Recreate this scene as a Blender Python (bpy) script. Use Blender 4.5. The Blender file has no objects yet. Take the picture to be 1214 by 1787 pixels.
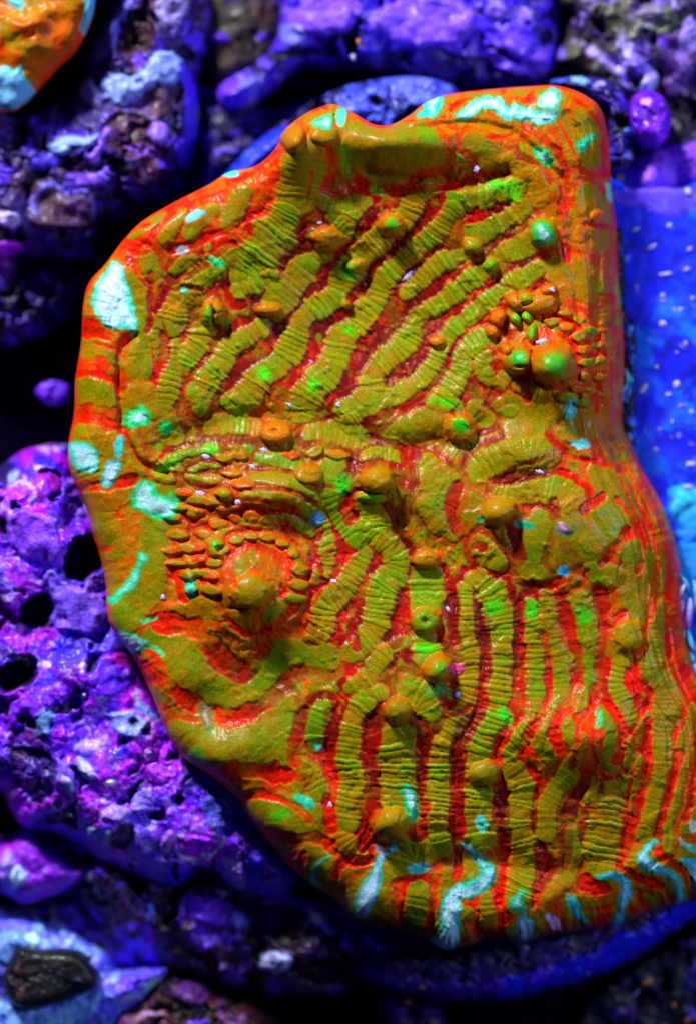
import bpy, math, random
import numpy as np
from mathutils import Vector
random.seed(7)
rng = np.random.default_rng(7)
C = bpy.context.scene.collection
scn = bpy.context.scene

# ------------------------------------------------------------------ camera, light, exposure
# modelling unit: 1 unit = 0.1 mm; the coral colony is about 11 x 15 cm
S = 0.0001
CX, CY = 607.0, 893.5
CAMZ, ZREF = 4600.0, 200.0
cam_d = bpy.data.cameras.new('camera')
cam = bpy.data.objects.new('camera', cam_d); C.objects.link(cam); scn.camera = cam
cam.location = (0, 0, CAMZ * S)
cam_d.sensor_fit = 'VERTICAL'; cam_d.sensor_height = 24; cam_d.sensor_width = 24
cam_d.lens = 24 * (CAMZ - ZREF) / 1787.0
cam_d.clip_start = 0.01; cam_d.clip_end = 20
cam_d.dof.use_dof = True
cam_d.dof.focus_distance = (CAMZ - 225) * S
cam_d.dof.aperture_fstop = 2.6

W = bpy.data.worlds.new('World'); scn.world = W; W.use_nodes = True
W.node_tree.nodes['Background'].inputs[0].default_value = (0.22, 0.24, 1.0, 1)
W.node_tree.nodes['Background'].inputs[1].default_value = 0.075

def area(name, loc, target, size, size_y, power, col):
    d = bpy.data.lights.new(name, 'AREA'); d.shape = 'RECTANGLE'
    d.size = size * S; d.size_y = size_y * S; d.energy = power; d.color = col
    o = bpy.data.objects.new(name, d); C.objects.link(o)
    o.location = Vector(loc) * S
    o.rotation_euler = (Vector(target) - Vector(loc)).to_track_quat('-Z', 'Y').to_euler()
    return o
area('aquarium_lamp', (-2600, 5600, 3500), (0, 0, 150), 1100, 700, 9.8, (0.96, 1.0, 0.95))
area('aquarium_lamp', (3600, 900, 3000), (0, 0, 150), 900, 900, 1.1, (0.55, 0.7, 1.0))
scn.view_settings.view_transform = 'Standard'; scn.view_settings.look = 'None'
scn.view_settings.gamma = 1; scn.view_settings.exposure = 0.0

# ------------------------------------------------------------------ noise and curve helpers
def lin(c):
    c = np.asarray(c, float) / 255.0
    return np.where(c <= 0.04045, c / 12.92, ((c + 0.055) / 1.055) ** 2.4)
def _hash(ix, iy, seed):
    h = (ix.astype(np.int64) * 374761393 + iy.astype(np.int64) * 668265263 + seed * 2147483647) & 0xffffffff
    h = ((h ^ (h >> 13)) * 1274126177) & 0xffffffff
    h = ((h ^ (h >> 16)) * 2246822519) & 0xffffffff
    return ((h ^ (h >> 15)) & 0xffffff) / float(0xffffff)
def vnoise(x, y, seed=0):                       # -1 .. 1
    ix = np.floor(x); iy = np.floor(y); fx = x - ix; fy = y - iy
    fx = fx * fx * (3 - 2 * fx); fy = fy * fy * (3 - 2 * fy)
    a = _hash(ix, iy, seed); b = _hash(ix + 1, iy, seed); c = _hash(ix, iy + 1, seed); d = _hash(ix + 1, iy + 1, seed)
    return ((a * (1 - fx) + b * fx) * (1 - fy) + (c * (1 - fx) + d * fx) * fy) * 2 - 1
def fbm(x, y, sc, octv=4, seed=0, g=0.5):
    r = 0; a = 1; t = 0
    for k in range(octv):
        co, si = math.cos(0.7 * k), math.sin(0.7 * k)
        u = (x * co - y * si) / sc; v = (x * si + y * co) / sc
        r = r + a * vnoise(u + 17.3 * k, v - 9.1 * k, seed + k); t += a; a *= g; sc *= 0.5
    return r / t * 1.4
def cells(x, y, sc, seed=0):                    # (distance to nearest, to second, random of the nearest)
    u, v = x / sc, y / sc
    ix, iy = np.floor(u), np.floor(v)
    d1 = np.full(u.shape, 9.0); d2 = np.full(u.shape, 9.0); r = np.zeros(u.shape)
    for ox in (-1, 0, 1):
        for oy in (-1, 0, 1):
            px = ix + ox + _hash(ix + ox, iy + oy, seed); py = iy + oy + _hash(ix + ox, iy + oy, seed + 5)
            d = np.hypot(px - u, py - v); n = d < d1
            d2 = np.where(n, d1, np.minimum(d2, d)); r = np.where(n, _hash(ix + ox, iy + oy, seed + 9), r); d1 = np.where(n, d, d1)
    return d1, d2, r
def smooth(a, b, x):
    t = np.clip((x - a) / (b - a), 0, 1); return t * t * (3 - 2 * t)
def spline(pts, step=5.0, closed=False):        # Catmull-Rom through rows of numbers, first two are x, y
    P = np.asarray(pts, float); n = len(P); out = []
    rngn = n if closed else n - 1
    for i in range(rngn):
        if closed: p0, p1, p2, p3 = P[i - 1], P[i], P[(i + 1) % n], P[(i + 2) % n]
        else: p0, p1, p2, p3 = P[max(i - 1, 0)], P[i], P[i + 1], P[min(i + 2, n - 1)]
        m = max(1, int(np.hypot(*(p2 - p1)[:2]) / step))
        for t in np.arange(m) / m:
            out.append(0.5 * ((2 * p1) + (p2 - p0) * t + (2 * p0 - 5 * p1 + 4 * p2 - p3) * t * t + (3 * p1 - p0 - 3 * p2 + p3) * t ** 3))
    if not closed: out.append(P[-1])
    return np.array(out)
def poly_dist(x, y, P, closed=False):           # distance, arclength, extra columns interpolated, for flat x, y
    n = len(P); best = np.full(x.shape, 1e9); s_ = np.zeros(x.shape); ex = np.zeros(x.shape + (P.shape[1] - 2,))
    acc = 0.0
    for i in range(n if closed else n - 1):
        a, b = P[i], P[(i + 1) % n]; dx, dy = b[0] - a[0], b[1] - a[1]; L = math.hypot(dx, dy) + 1e-9
        t = np.clip(((x - a[0]) * dx + (y - a[1]) * dy) / (L * L), 0, 1)
        d = np.hypot(x - a[0] - t * dx, y - a[1] - t * dy); m = d < best
        best = np.where(m, d, best); s_ = np.where(m, acc + t * L, s_)
        if ex.shape[-1]:
            ex = np.where(m[..., None], a[2:] + (b[2:] - a[2:]) * t[..., None], ex)
        acc += L
    return best, s_, ex
def inside(x, y, P):
    r = np.zeros(x.shape, bool); n = len(P)
    for i in range(n):
        x0, y0 = P[i][:2]; x1, y1 = P[(i + 1) % n][:2]
        if y0 == y1: continue
        c = ((y0 > y) != (y1 > y)) & (x < (x1 - x0) * (y - y0) / (y1 - y0) + x0)
        r ^= c
    return r
def closest(x, y, P):
    best = np.full(x.shape, 1e9); bx = x.copy(); by = y.copy(); n = len(P)
    for i in range(n):
        a, b = P[i], P[(i + 1) % n]; dx, dy = b[0] - a[0], b[1] - a[1]; L2 = dx * dx + dy * dy + 1e-9
        t = np.clip(((x - a[0]) * dx + (y - a[1]) * dy) / L2, 0, 1)
        qx, qy = a[0] + t * dx, a[1] + t * dy; d = np.hypot(x - qx, y - qy); m = d < best
        best = np.where(m, d, best); bx = np.where(m, qx, bx); by = np.where(m, qy, by)
    return bx, by, best
def world(px, py, z):                           # traced photo point at height z -> metres
    k = (CAMZ - z) / (CAMZ - ZREF)
    return np.stack([(px - CX) * k, (CY - py) * k, z + 0 * px], -1) * S

# ------------------------------------------------------------------ materials
def make_mat(name, rough, bump, scales, grain=0.25, spec=0.4, coat=0.0, coat_r=0.15, sss=0.0, flat=None):
    m = bpy.data.materials.new(name); m.use_nodes = True; nt = m.node_tree; N = nt.nodes; L = nt.links
    b = N['Principled BSDF']
    tc = N.new('ShaderNodeTexCoord')
    if flat is None:
        at = N.new('ShaderNodeAttribute'); at.attribute_name = 'pigment'; src = at.outputs['Color']
    else:
        at = N.new('ShaderNodeRGB'); at.outputs[0].default_value = (*lin(flat), 1); src = at.outputs[0]
    n1 = N.new('ShaderNodeTexNoise'); n1.inputs['Scale'].default_value = 1 / (scales[0] * S); n1.inputs['Detail'].default_value = 3
    L.new(tc.outputs['Object'], n1.inputs['Vector'])
    mr = N.new('ShaderNodeMapRange'); mr.inputs[1].default_value = 0.3; mr.inputs[2].default_value = 0.7
    mr.inputs[3].default_value = 1 - grain; mr.inputs[4].default_value = 1 + grain
    L.new(n1.outputs['Fac'], mr.inputs[0])
    mx = N.new('ShaderNodeVectorMath'); mx.operation = 'SCALE'
    L.new(src, mx.inputs[0]); L.new(mr.outputs[0], mx.inputs['Scale']); L.new(mx.outputs[0], b.inputs['Base Color'])
    n2 = N.new('ShaderNodeTexNoise'); n2.inputs['Scale'].default_value = 1 / (scales[1] * S); n2.inputs['Detail'].default_value = 4
    n2.inputs['Roughness'].default_value = 0.65
    L.new(tc.outputs['Object'], n2.inputs['Vector'])
    bp = N.new('ShaderNodeBump'); bp.inputs['Distance'].default_value = bump * S; bp.inputs['Strength'].default_value = 1
    L.new(n2.outputs['Fac'], bp.inputs['Height']); L.new(bp.outputs[0], b.inputs['Normal'])
    b.inputs['Roughness'].default_value = rough; b.inputs['Specular IOR Level'].default_value = spec
    b.inputs['Coat Weight'].default_value = coat; b.inputs['Coat Roughness'].default_value = coat_r
    if sss:
        b.inputs['Subsurface Weight'].default_value = sss; b.inputs['Subsurface Scale'].default_value = 8 * S
        b.inputs['Subsurface Radius'].default_value = (1, 0.5, 0.3)
    return m
M_coral = make_mat('coral_tissue', 0.45, 0.7, (3.0, 6.0), 0.26, spec=0.08, coat=0.13, coat_r=0.26, sss=0.06)
M_under = make_mat('coral_underside', 0.8, 6, (12, 20), 0.4, flat=(70, 22, 14))
M_rock = make_mat('encrusted_rock', 0.5, 4.0, (9.0, 13.0), 0.45, spec=0.3, coat=0.15, coat_r=0.2)
M_blue = make_mat('blue_sand_panel', 0.6, 2.0, (16, 24), 0.3, spec=0.3)
M_grain = make_mat('pale_grain', 0.3, 3.0, (4, 4), 0.35, spec=0.5, flat=(196, 184, 240))
M_cyan = make_mat('cyan_film', 0.3, 2.0, (6, 6), 0.3, spec=0.5, flat=(70, 175, 235))
M_lilac = make_mat('lilac_growth', 0.35, 2.0, (6, 6), 0.3, spec=0.5, flat=(150, 130, 235))
M_orange = make_mat('orange_debris', 0.5, 2.0, (6, 6), 0.3, flat=(225, 130, 70))
M_floor = make_mat('tank_floor_dark', 0.95, 4.0, (10, 10), 0.5, spec=0.0)
M_dark = make_mat('dark_algae', 0.6, 4.0, (10, 10), 0.5, flat=(16, 14, 40))

# ------------------------------------------------------------------ objects
def props(o, label=None, cat=None, group=None, kind=None):
    for k, v in (('label', label), ('category', cat), ('group', group), ('kind', kind)):
        if v: o[k] = v
    return o
def mesh_obj(name, V, F, mat, parent=None, col=None, nor=None, loc=None):
    me = bpy.data.meshes.new(name)
    V = np.asarray(V, np.float32)
    F = np.asarray(F, np.int32)
    me.vertices.add(len(V)); me.vertices.foreach_set('co', V.ravel())
    k = F.shape[1]
    me.loops.add(F.size); me.loops.foreach_set('vertex_index', F.ravel())
    me.polygons.add(len(F)); me.polygons.foreach_set('loop_start', np.arange(0, F.size, k, dtype=np.int32))
    me.polygons.foreach_set('use_smooth', np.ones(len(F), bool))
    me.update(calc_edges=True); me.validate()
    if col is not None:
        a = me.color_attributes.new('pigment', 'FLOAT_COLOR', 'POINT')
        a.data.foreach_set('color', np.concatenate([col, np.ones((len(col), 1))], 1).astype(np.float32).ravel())
    if nor is not None: me.normals_split_custom_set_from_vertices(nor.tolist())
    me.materials.append(mat)
    o = bpy.data.objects.new(name, me); C.objects.link(o)
    if parent: o.parent = parent
    if loc is not None: o.location = loc
    return o
def empty(name, loc, label, cat, group=None):
    o = bpy.data.objects.new(name, None); C.objects.link(o); o.location = loc; o.empty_display_size = 0.005
    return props(o, label, cat, group)

class Relief:
    """A sculpted surface traced over an outline: grid in photo px, clean border, height field, pigment, part ids."""
    def __init__(s, outline, step, closed_step=6):
        s.P = spline(outline, closed_step, closed=True); s.step = step
        lo = s.P.min(0) - step * 2; hi = s.P.max(0) + step * 2
        xs = np.arange(lo[0], hi[0], step); ys = np.arange(lo[1], hi[1], step)
        X, Y = np.meshgrid(xs, ys); s.shape = X.shape
        x = X.ravel(); y = Y.ravel()
        ins = inside(x, y, s.P)
        bx, by, d = closest(x, y, s.P)
        snap = d < step * 0.72
        s.ok = ins | snap
        s.x = np.where(snap, bx, x); s.y = np.where(snap, by, y); s.de = np.where(snap, 0, d)
        s.border = snap
        ny, nx = s.shape
        idx = np.arange(nx * ny).reshape(ny, nx)
        q = np.stack([idx[:-1, :-1], idx[1:, :-1], idx[1:, 1:], idx[:-1, 1:]], -1).reshape(-1, 4)
        s.F = q[s.ok[q].all(1)]
        used = np.zeros(nx * ny, bool); used[s.F.ravel()] = True
        re = np.cumsum(used) - 1
        s.F = re[s.F]; s.x = s.x[used]; s.y = s.y[used]; s.de = s.de[used]
        s.H = np.zeros(len(s.x)); s.col = np.zeros((len(s.x), 3)); s.pid = np.zeros(len(s.x), int)
        s.parts = {}
    def blend(s, m, c):
        s.col = s.col * (1 - m[:, None]) + lin(c) * m[:, None]
    def build(s, root, mat, base_name, origin, skirt_z, under=None, bottom=None):
        V = world(s.x, s.y, s.H) - np.array(origin)
        # vertex normals of the whole surface
        a, b, c, d = (V[s.F[:, k]] for k in range(4))
        fn = np.cross(c - a, d - b); fn /= (np.linalg.norm(fn, axis=1, keepdims=True) + 1e-20)
        if fn[:, 2].mean() < 0: s.F = s.F[:, ::-1]; fn = -fn
        N = np.zeros_like(V)
        for k in range(4): np.add.at(N, s.F[:, k], fn)
        N /= (np.linalg.norm(N, axis=1, keepdims=True) + 1e-20)
        # skirt below the open border
        e = np.concatenate([s.F[:, [k, (k + 1) % 4]] for k in range(4)])
        key = np.minimum(e[:, 0], e[:, 1]) * len(V) + np.maximum(e[:, 0], e[:, 1])
        u, inv, cnt = np.unique(key, return_inverse=True, return_counts=True)
        be = e[cnt[inv] == 1]
        fpid = s.pid[s.F].max(1) if s.parts else np.zeros(len(s.F), int)
        # majority of corners decides
        if s.parts:
            srt = np.sort(s.pid[s.F], 1); fpid = np.where(srt[:, 1] == srt[:, 2], srt[:, 1], srt[:, 3])
        first = True
        for i in [0] + sorted(s.parts):
            f = s.F[fpid == i]
            if len(f) == 0: continue
            if i and len(f) < 3: f0 = f
            uq, r = np.unique(f.ravel(), return_inverse=True)
            nm, lb = (base_name, None) if i == 0 else s.parts[i]
            o = mesh_obj(nm, V[uq], r.reshape(f.shape), mat, root, s.col[uq], N[uq])
            if lb: o['label'] = lb
        bv, r = np.unique(be.ravel(), return_inverse=True); r = r.reshape(be.shape)
        top = V[bv]; cen = top.mean(0); n = len(bv)
        rings = [top]
        for (k, z) in skirt_z:
            q = top.copy(); q[:, :2] = cen[:2] + (top[:, :2] - cen[:2]) * k
            if z is None: q[:, 2] = top[:, 2] - 14 * S
            else: q[:, 2] = np.minimum(z * S - origin[2], top[:, 2] - 2 * S)
            rings.append(q)
        VV = np.concatenate(rings); FF = []
        for j in range(len(rings) - 1):
            FF.append(np.stack([r[:, 1] + j * n, r[:, 0] + j * n, r[:, 0] + (j + 1) * n, r[:, 1] + (j + 1) * n], 1))
        mesh_obj('underside' if under else 'side', VV, np.concatenate(FF), under or mat, root, np.tile(s.col[bv] * 0.9, (len(rings), 1)))

# ================================================================== THE STRIPED PLATE CORAL
OUT = [(585,182),(622,200),(650,216),(680,218),(715,200),(740,180),(780,165),(850,156),(930,150),(975,150),(1020,166),(1050,195),
 (1062,260),(1066,330),(1075,400),(1078,480),(1085,560),(1088,640),(1085,735),(1098,770),(1120,820),(1150,870),(1170,920),(1182,970),(1190,1030),
 (1200,1110),(1215,1170),(1245,1220),(1260,1300),(1260,1480),(1240,1560),(1205,1572),(1160,1585),(1120,1598),(1075,1615),(1020,1625),(960,1632),(900,1645),(850,1640),
 (815,1652),(775,1656),(740,1638),(700,1624),(655,1618),(615,1606),(585,1570),(545,1545),(500,1505),(465,1465),(430,1420),(412,1390),(370,1355),(325,1325),
 (300,1295),(280,1250),(262,1205),(235,1150),(205,1110),(188,1075),(185,1020),(175,970),(162,930),(148,880),(122,820),(120,775),(130,720),(132,660),(142,600),(145,540),
 (155,495),(185,460),(215,420),(250,385),(310,350),(365,322),(400,300),(445,290),(480,260),(495,228),(530,200),(560,186)]
co = Relief(OUT, 2.0)
x, y, de = co.x, co.y, co.de
wx = x + 4.0 * fbm(x, y, 44, 2, 11) + 0.9 * vnoise(x / 8, y / 8, 5)
wy = y + 4.0 * fbm(x, y, 44, 2, 23) + 0.9 * vnoise(x / 8, y / 8, 6)
_, sarc, _ = poly_dist(x, y, spline(OUT, 14, closed=True), True)
# rim roundness, wide on the right wall and along the lower folds
def zone(zx, zy, sx, sy): return np.exp(-((x - zx) / sx) ** 2 - ((y - zy) / sy) ** 2)
R = 42 + 55 * smooth(900, 1090, x) * smooth(140, 320, y) + 30 * smooth(1380, 1560, y) + 12 * zone(170, 700, 90, 200) - 14 * zone(650, 200, 120, 60)
dn = np.clip(de / R, 0, 1)
rimfall = (1 - np.sqrt(np.clip(1 - (1 - dn) ** 2, 0, 1)))
Hm = 205 - rimfall * (R * 1.25)
for gx, gy, sx, sy, a in [(690,245,130,48,34),(525,265,55,60,26),(620,320,60,40,-12),(640,540,230,150,-34),(840,400,120,90,-6),(1010,330,60,180,8),
    (955,640,75,62,26),(480,862,95,42,30),(430,1025,105,95,40),(965,930,140,115,30),(750,1240,260,190,30),(1020,1290,90,60,34),(1090,1180,60,90,10),
    (700,1430,300,50,6),(190,700,60,160,4),(330,1180,60,50,14),(400,1310,90,45,16),(330,560,110,120,-6),(340,410,120,50,6),(900,780,80,40,12),(690,850,120,60,10),
    (300,1230,60,60,-8),(480,1170,70,60,-12),(935,260,60,50,8)]:
    Hm = Hm + 1.45 * a * zone(gx, gy, sx, sy)
def crease(pts, w, dep):
    global Hm
    d, _, _ = poly_dist(wx, wy, spline(pts, 12)); Hm = Hm - dep * np.exp(-(d / w) ** 2)
crease([(300,765),(400,735),(520,728),(640,770),(760,775),(840,740)], 28, 15)
crease([(236,585),(214,605),(208,640),(212,740),(240,800),(290,830)], 7, 11)
crease([(280,900),(300,960),(300,1040)], 12, 8)
crease([(640,215),(720,228),(800,215),(900,235),(985,330),(1000,450),(1010,560)], 8, 9)
crease([(985,200),(1040,300),(1045,420),(1040,560),(1045,700),(1090,830),(1130,930),(1150,1040)], 9, 8)
crease([(560,1300),(620,1420),(700,1490),(860,1500),(1000,1520),(1120,1470)], 22, 9)
Hm = Hm + 7 * vnoise(sarc / 48, 0 * sarc, 45) * smooth(75, 5, de)
crease([(640,300),(760,315),(830,318),(880,300)], 12, 12)
Hm = Hm + 5 * fbm(x, y, 90, 2, 3) + 1.1 * fbm(x, y, 22, 2, 8)
# streaks that run along the right wall
wall = smooth(890, 1010, x) * (1 - smooth(10, 110, de - 10)) * smooth(160, 260, y) * (1 - smooth(1380, 1470, y))
streak = vnoise(de / 7 + 1.2 * vnoise(sarc / 60, de / 40, 3), sarc / 95, 31) * 0.6 + vnoise(de / 3.8, sarc / 60, 33) * 0.4
Hm = Hm + 4.5 * streak * wall

# pigment of the tissue between the ridges
cen = smooth(40, 200, de)
MAR, RED, ORG, OLV, OLG, GRN = (100,8,2), (214,14,0), (220,82,0), (146,116,0), (120,124,0), (52,175,0)
co.blend(np.ones_like(x), (150,114,0))
co.blend(smooth(-0.3, 0.35, fbm(x, y, 70, 3, 41)) * (0.65 + 0.3 * cen), OLV)
co.blend(smooth(0.1, 0.6, fbm(x, y, 26, 3, 43)) * 0.4 * cen, (110,108,0))
co.blend(smooth(0.1, 0.7, fbm(x, y, 34, 3, 42)) * (0.35 - 0.15 * cen), (214,74,0))
co.blend(smooth(0.2, 0.5, vnoise(sarc / 20 + 0.6 * vnoise(sarc / 50, de / 30, 201), de / 90, 202)) * smooth(95, 45, de) * (1 - zone(220, 980, 60, 120)) * 0.8, (218,30,0))
co.blend(smooth(0.25, 0.55, vnoise(sarc / 13 + 5, de / 60, 203)) * smooth(80, 30, de) * 0.6, (120,112,0))
for zx, zy, sx, sy, c, a in [(660,580,190,100,(120,50,0),.5),(320,380,140,50,(226,36,0),.95),(240,430,40,40,(226,36,0),.8),(330,480,60,60,(190,50,0),.4),(990,250,60,90,ORG,.5),(860,225,120,40,ORG,.4),(470,310,40,50,(232,50,0),.9),(1020,520,60,230,(184,92,0),.45),(955,600,70,70,(214,58,0),.45),
     (430,980,130,100,(205,60,0),.55),(1120,900,60,160,(208,86,0),.6),(200,1000,50,120,(165,112,0),.4),(400,860,100,50,(205,60,0),.5),(340,1240,60,50,(140,62,20),.6),(275,600,40,110,(190,70,0),.4),
     (560,330,60,60,(178,70,0),.5),(640,320,140,22,(120,20,4),.7),(780,300,90,40,(128,34,4),.75),(720,238,50,30,(214,72,0),.7)]:  # last zones paint the lip shading, orange above and dark red below
    co.blend(zone(zx, zy, sx, sy) * a, c)
co.blend(wall * smooth(-0.1, 0.45, streak) * 0.6, (196,84,0))
co.blend(wall * smooth(0.0, 0.5, -streak) * 0.6, (156,108,0))
co.blend(wall * smooth(0.35, 0.6, vnoise(de / 4, sarc / 40, 37)) * 0.6, (150,20,4))

blot = smooth(0.12, 0.42, fbm(wx, wy, 34, 4, 88)) * (0.35 + 0.65 * cen); Hm = Hm + 2.5 * blot
blotf = 0.75 + 0.25 * np.abs(vnoise(wx / 5, wy / 16, 89))
co.blend(blot * 0.5 * blotf, (150, 112, 0))
rs_ = smooth(0.10, 0.42, vnoise(de / 10 + 0.9 * vnoise(sarc / 70, de / 50, 211), sarc / 150, 212)) * smooth(960, 1060, x) * smooth(150, 90, de) * (0.45 + 0.55 * smooth(700, 860, y))
co.blend(rs_ * 0.85, (214,28,0)); Hm = Hm - 2.5 * rs_
RIDGE = []   # pts (x, y, width), rib amplitude, colour bias 0 olive .. 1 orange, -1 green
def rg(pts, w, rib=1.0, tint=0.0, hk=1.0, col=None):
    if isinstance(w, (int, float)): w = [w] * len(pts)
    w = np.interp(np.linspace(0, 1, len(pts)), np.linspace(0, 1, len(w)), w)
    RIDGE.append((np.array([(p[0], p[1], ww) for p, ww in zip(pts, w)], float), rib, tint, hk, col))
# upper fan
rg([(905,330),(878,326),(852,336),(819,343),(792,364),(774,388),(753,413),(727,436),(703,454),(684,476),(664,498),(652,526),(634,549),(617,571),(597,590),(588,616),(575,644),(552,667),(532,694),(524,712)],[36,34,30,32,36,42,46,44])
rg([(752,326),(728,344),(712,372),(690,392),(660,418),(628,446),(604,474)],[34,36,38,42])
rg([(598,486),(584,516),(552,540),(530,560),(518,584),(502,615),(479,641),(453,664),(432,694),(412,706)],[40,34,36,42,46,40])
rg([(911,364),(885,382),(852,397),(826,408)],[32,30])
rg([(806,444),(775,459),(749,476),(725,496),(706,516)],[24,28,28,22])
rg([(924,424),(898,435),(872,446),(852,466),(830,482),(808,500),(785,518),(752,537),(727,556),(716,582),(700,608),(668,630),(647,654),(650,682),(630,706),(602,722)],[34,28,30,32,36,38,42])
rg([(940,466),(918,478),(885,498),(860,518),(838,538),(815,556),(795,570),(777,590),(763,615),(749,641),(733,661),(710,677),(684,690),(664,694)],[24,26,28,28,30])
rg([(856,580),(828,596),(808,620),(800,650),(783,680),(768,704)],[26,32,36,36])
rg([(848,620),(836,636),(850,660)],[22,26],0.7,.2)
rg([(530,258),(528,296),(520,344)],[66,76,74],0.45)
rg([(503,368),(478,408),(452,450),(428,480)],[56,74,72,54],1.1,-.35)
rg([(536,462),(506,500),(482,530)],[50,62,56],0.5)
rg([(455,574),(430,590),(404,606),(390,632),(370,654),(358,678)],[32,36,40,40])
rg([(398,448),(366,474),(332,494),(308,528),(300,562)],[34,40,36,44],0.8)
rg([(420,505),(452,492),(470,480)],[26,30],1)
rg([(352,574),(350,592),(334,616),(320,644)],[34,34,24])
rg([(308,600),(300,648),(288,690),(276,716)],[20,34,36],0.8)
rg([(342,686),(350,706)],[34,34],.5,-.6); rg([(396,704),(424,712)],[22,24],.8,-.6)
rg([(600,400),(612,374),(640,352)],[26,24,20],1,-.2); rg([(580,382),(600,398),(596,412)],[22,28],1)
rg([(566,440),(548,456)],[28,24],.7); rg([(625,350),(590,360),(565,350)],[28,26],.6)
# upper-left ovals
for a, b, w, t in [((232,412),(284,376),26,0),((288,418),(318,372),36,.1),((334,408),(374,366),40,.1),((398,394),(426,336),46,.1),((334,345),(388,326),18,.2),((408,304),(440,296),9,.1),
    ((254,440),(268,482),34,.1),((300,470),(338,450),26,0),((268,505),(276,490),14,.5)]:
    rg([a, ((a[0]+b[0])/2-2, (a[1]+b[1])/2-2), b], [w*.58, w*.84, w*.62], .15, t - .15, 1.3)
rg([(226,474),(240,510),(250,548)],[14,26,22],.2); rg([(252,572),(250,605),(248,640)],[46,50,44],.2,-.2,.7)
rg([(146,606),(172,618),(198,636)],[34,36,32],.3,0,.45); rg([(131,690),(168,690),(200,704)],[50,50,46],.3,0,.45)
rg([(130,776),(165,765),(200,778)],[44,48,44],.3,.1,.45); rg([(230,690),(250,680),(262,700)],[34,40],.2,.6,.6)
rg([(225,770),(232,800),(225,838),(200,860),(170,880)],[40,44,50,50],.2,.35,.4)
rg([(176,880),(184,920),(196,956)],[44,50,38],.2,.1,.4)
rg([(288,880),(276,925),(268,975),(254,1020),(232,1060),(212,1082)],[52,60,58,52,50],.12,-.25,.4)
rg([(270,1110),(310,1140),(345,1172),(375,1205),(418,1222),(446,1196),(478,1158),(506,1134),(545,1136),(572,1150)],[34,50,52,54,48,42,48,50,40],.15,-.3,.5)
rg([(312,1280),(360,1312),(420,1312),(474,1296),(500,1262),(498,1232)],[50,92,100,90,52,34],.12,-.15,.42)
rg([(442,1428),(486,1424),(530,1430)],[52,72,66],.15,-.1,.6)
rg([(546,1488),(556,1520),(548,1552)],[34,50,44],.1,-.1,.6); rg([(676,1530),(652,1560),(630,1592)],[50,74,66],.1,0,.6)
rg([(732,1560),(728,1582),(722,1612)],[34,34,34],.8,-.5,.6)
rg([(590,1450),(604,1470),(630,1490)],[30,34,26],.8,.4)
# lower columns
rg([(562,1238),(550,1268),(552,1300)],[32,34,26],.7,-.3); rg([(528,1330),(542,1352),(556,1382)],[26,36,30],.7)
rg([(634,1228),(616,1262),(611,1300),(608,1334),(611,1368),(607,1400),(604,1432)],[32,36,38,38,36])
rg([(690,1286),(694,1314),(694,1342),(692,1374),(690,1400)],[52,60,60,54],1.2)
rg([(742,1488),(712,1486),(700,1512)],[40,52,40],.8); 
rg([(809,1030),(811,1070),(814,1118),(817,1150),(817,1198),(806,1236),(792,1266),(772,1298),(766,1336),(764,1366),(761,1400),(760,1440),(770,1480)],[26,28,32,32,30,30,34,36,36,34],1.2)
rg([(836,1010),(860,1042),(873,1095),(873,1134),(873,1176),(868,1220),(857,1256),(845,1288),(833,1318),(840,1356),(836,1410),(838,1462)],[26,44,42,38,40,42,40,40,42,42,40],1.15,-.2)
rg([(920,1060),(930,1100),(934,1134),(937,1166),(937,1226),(934,1250),(917,1276),(895,1298),(884,1326),(905,1356),(911,1390),(904,1432),(912,1476),(917,1512),(905,1552),(896,1580)],[24,28,30,30,28,28,32,34,38,38,42,48,46,34],.9)
rg([(952,1042),(957,1082),(964,1122),(974,1160),(979,1198),(969,1241),(952,1272),(938,1296)],[24,26,24,24,26,24],.5,.15)
rg([(1010,1050),(1018,1078),(1026,1112),(1029,1140),(1028,1176),(1015,1210),(998,1246),(984,1280)],[34,34,30,26,28,26],.3,-.1)
rg([(988,1284),(1010,1292),(1014,1318),(994,1342),(978,1368),(964,1392),(956,1412),(954,1452)],[22,28,28,26,28,34,30],.3)
rg([(948,1308),(960,1322)],[24,24],.3)
rg([(1082,1160),(1076,1196),(1090,1230),(1100,1254)],[26,24,28,22],.9)
rg([(1050,1244),(1056,1276),(1054,1312),(1066,1338)],[22,32,28,24],.15,-.2)
rg([(1130,1252),(1108,1288),(1086,1318),(1110,1334),(1100,1362),(1066,1380),(1040,1388)],[20,24,30,26,30,34],.7,.1)
rg([(1143,1050),(1146,1116),(1136,1172),(1160,1204),(1160,1244),(1152,1284),(1156,1330),(1148,1372),(1136,1418),(1124,1456)],[22,28,34,40,34,26,24,28,26],.35)
rg([(1204,1230),(1198,1290),(1190,1350),(1176,1400),(1168,1448),(1163,1484)],[14,16,15,14],.2,.1); rg([(1188,1286),(1182,1310),(1190,1330)],[14,16],.2)
rg([(1062,1392),(1058,1424),(1054,1456),(1046,1512)],[46,52,56,48],1.3)
rg([(1000,1452),(999,1498),(982,1530),(960,1560)],[22,26,28,24],.1,.1); rg([(1106,1392),(1106,1412)],[12,14],.2)
rg([(1205,1420),(1196,1450)],[18,14],.2); rg([(1228,1240),(1225,1330),(1220,1420)],[20,20],.2,.2)
rg([(850,1570),(852,1610)],[26,28],.5); rg([(812,1590),(822,1600)],[16,20],.3)
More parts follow.
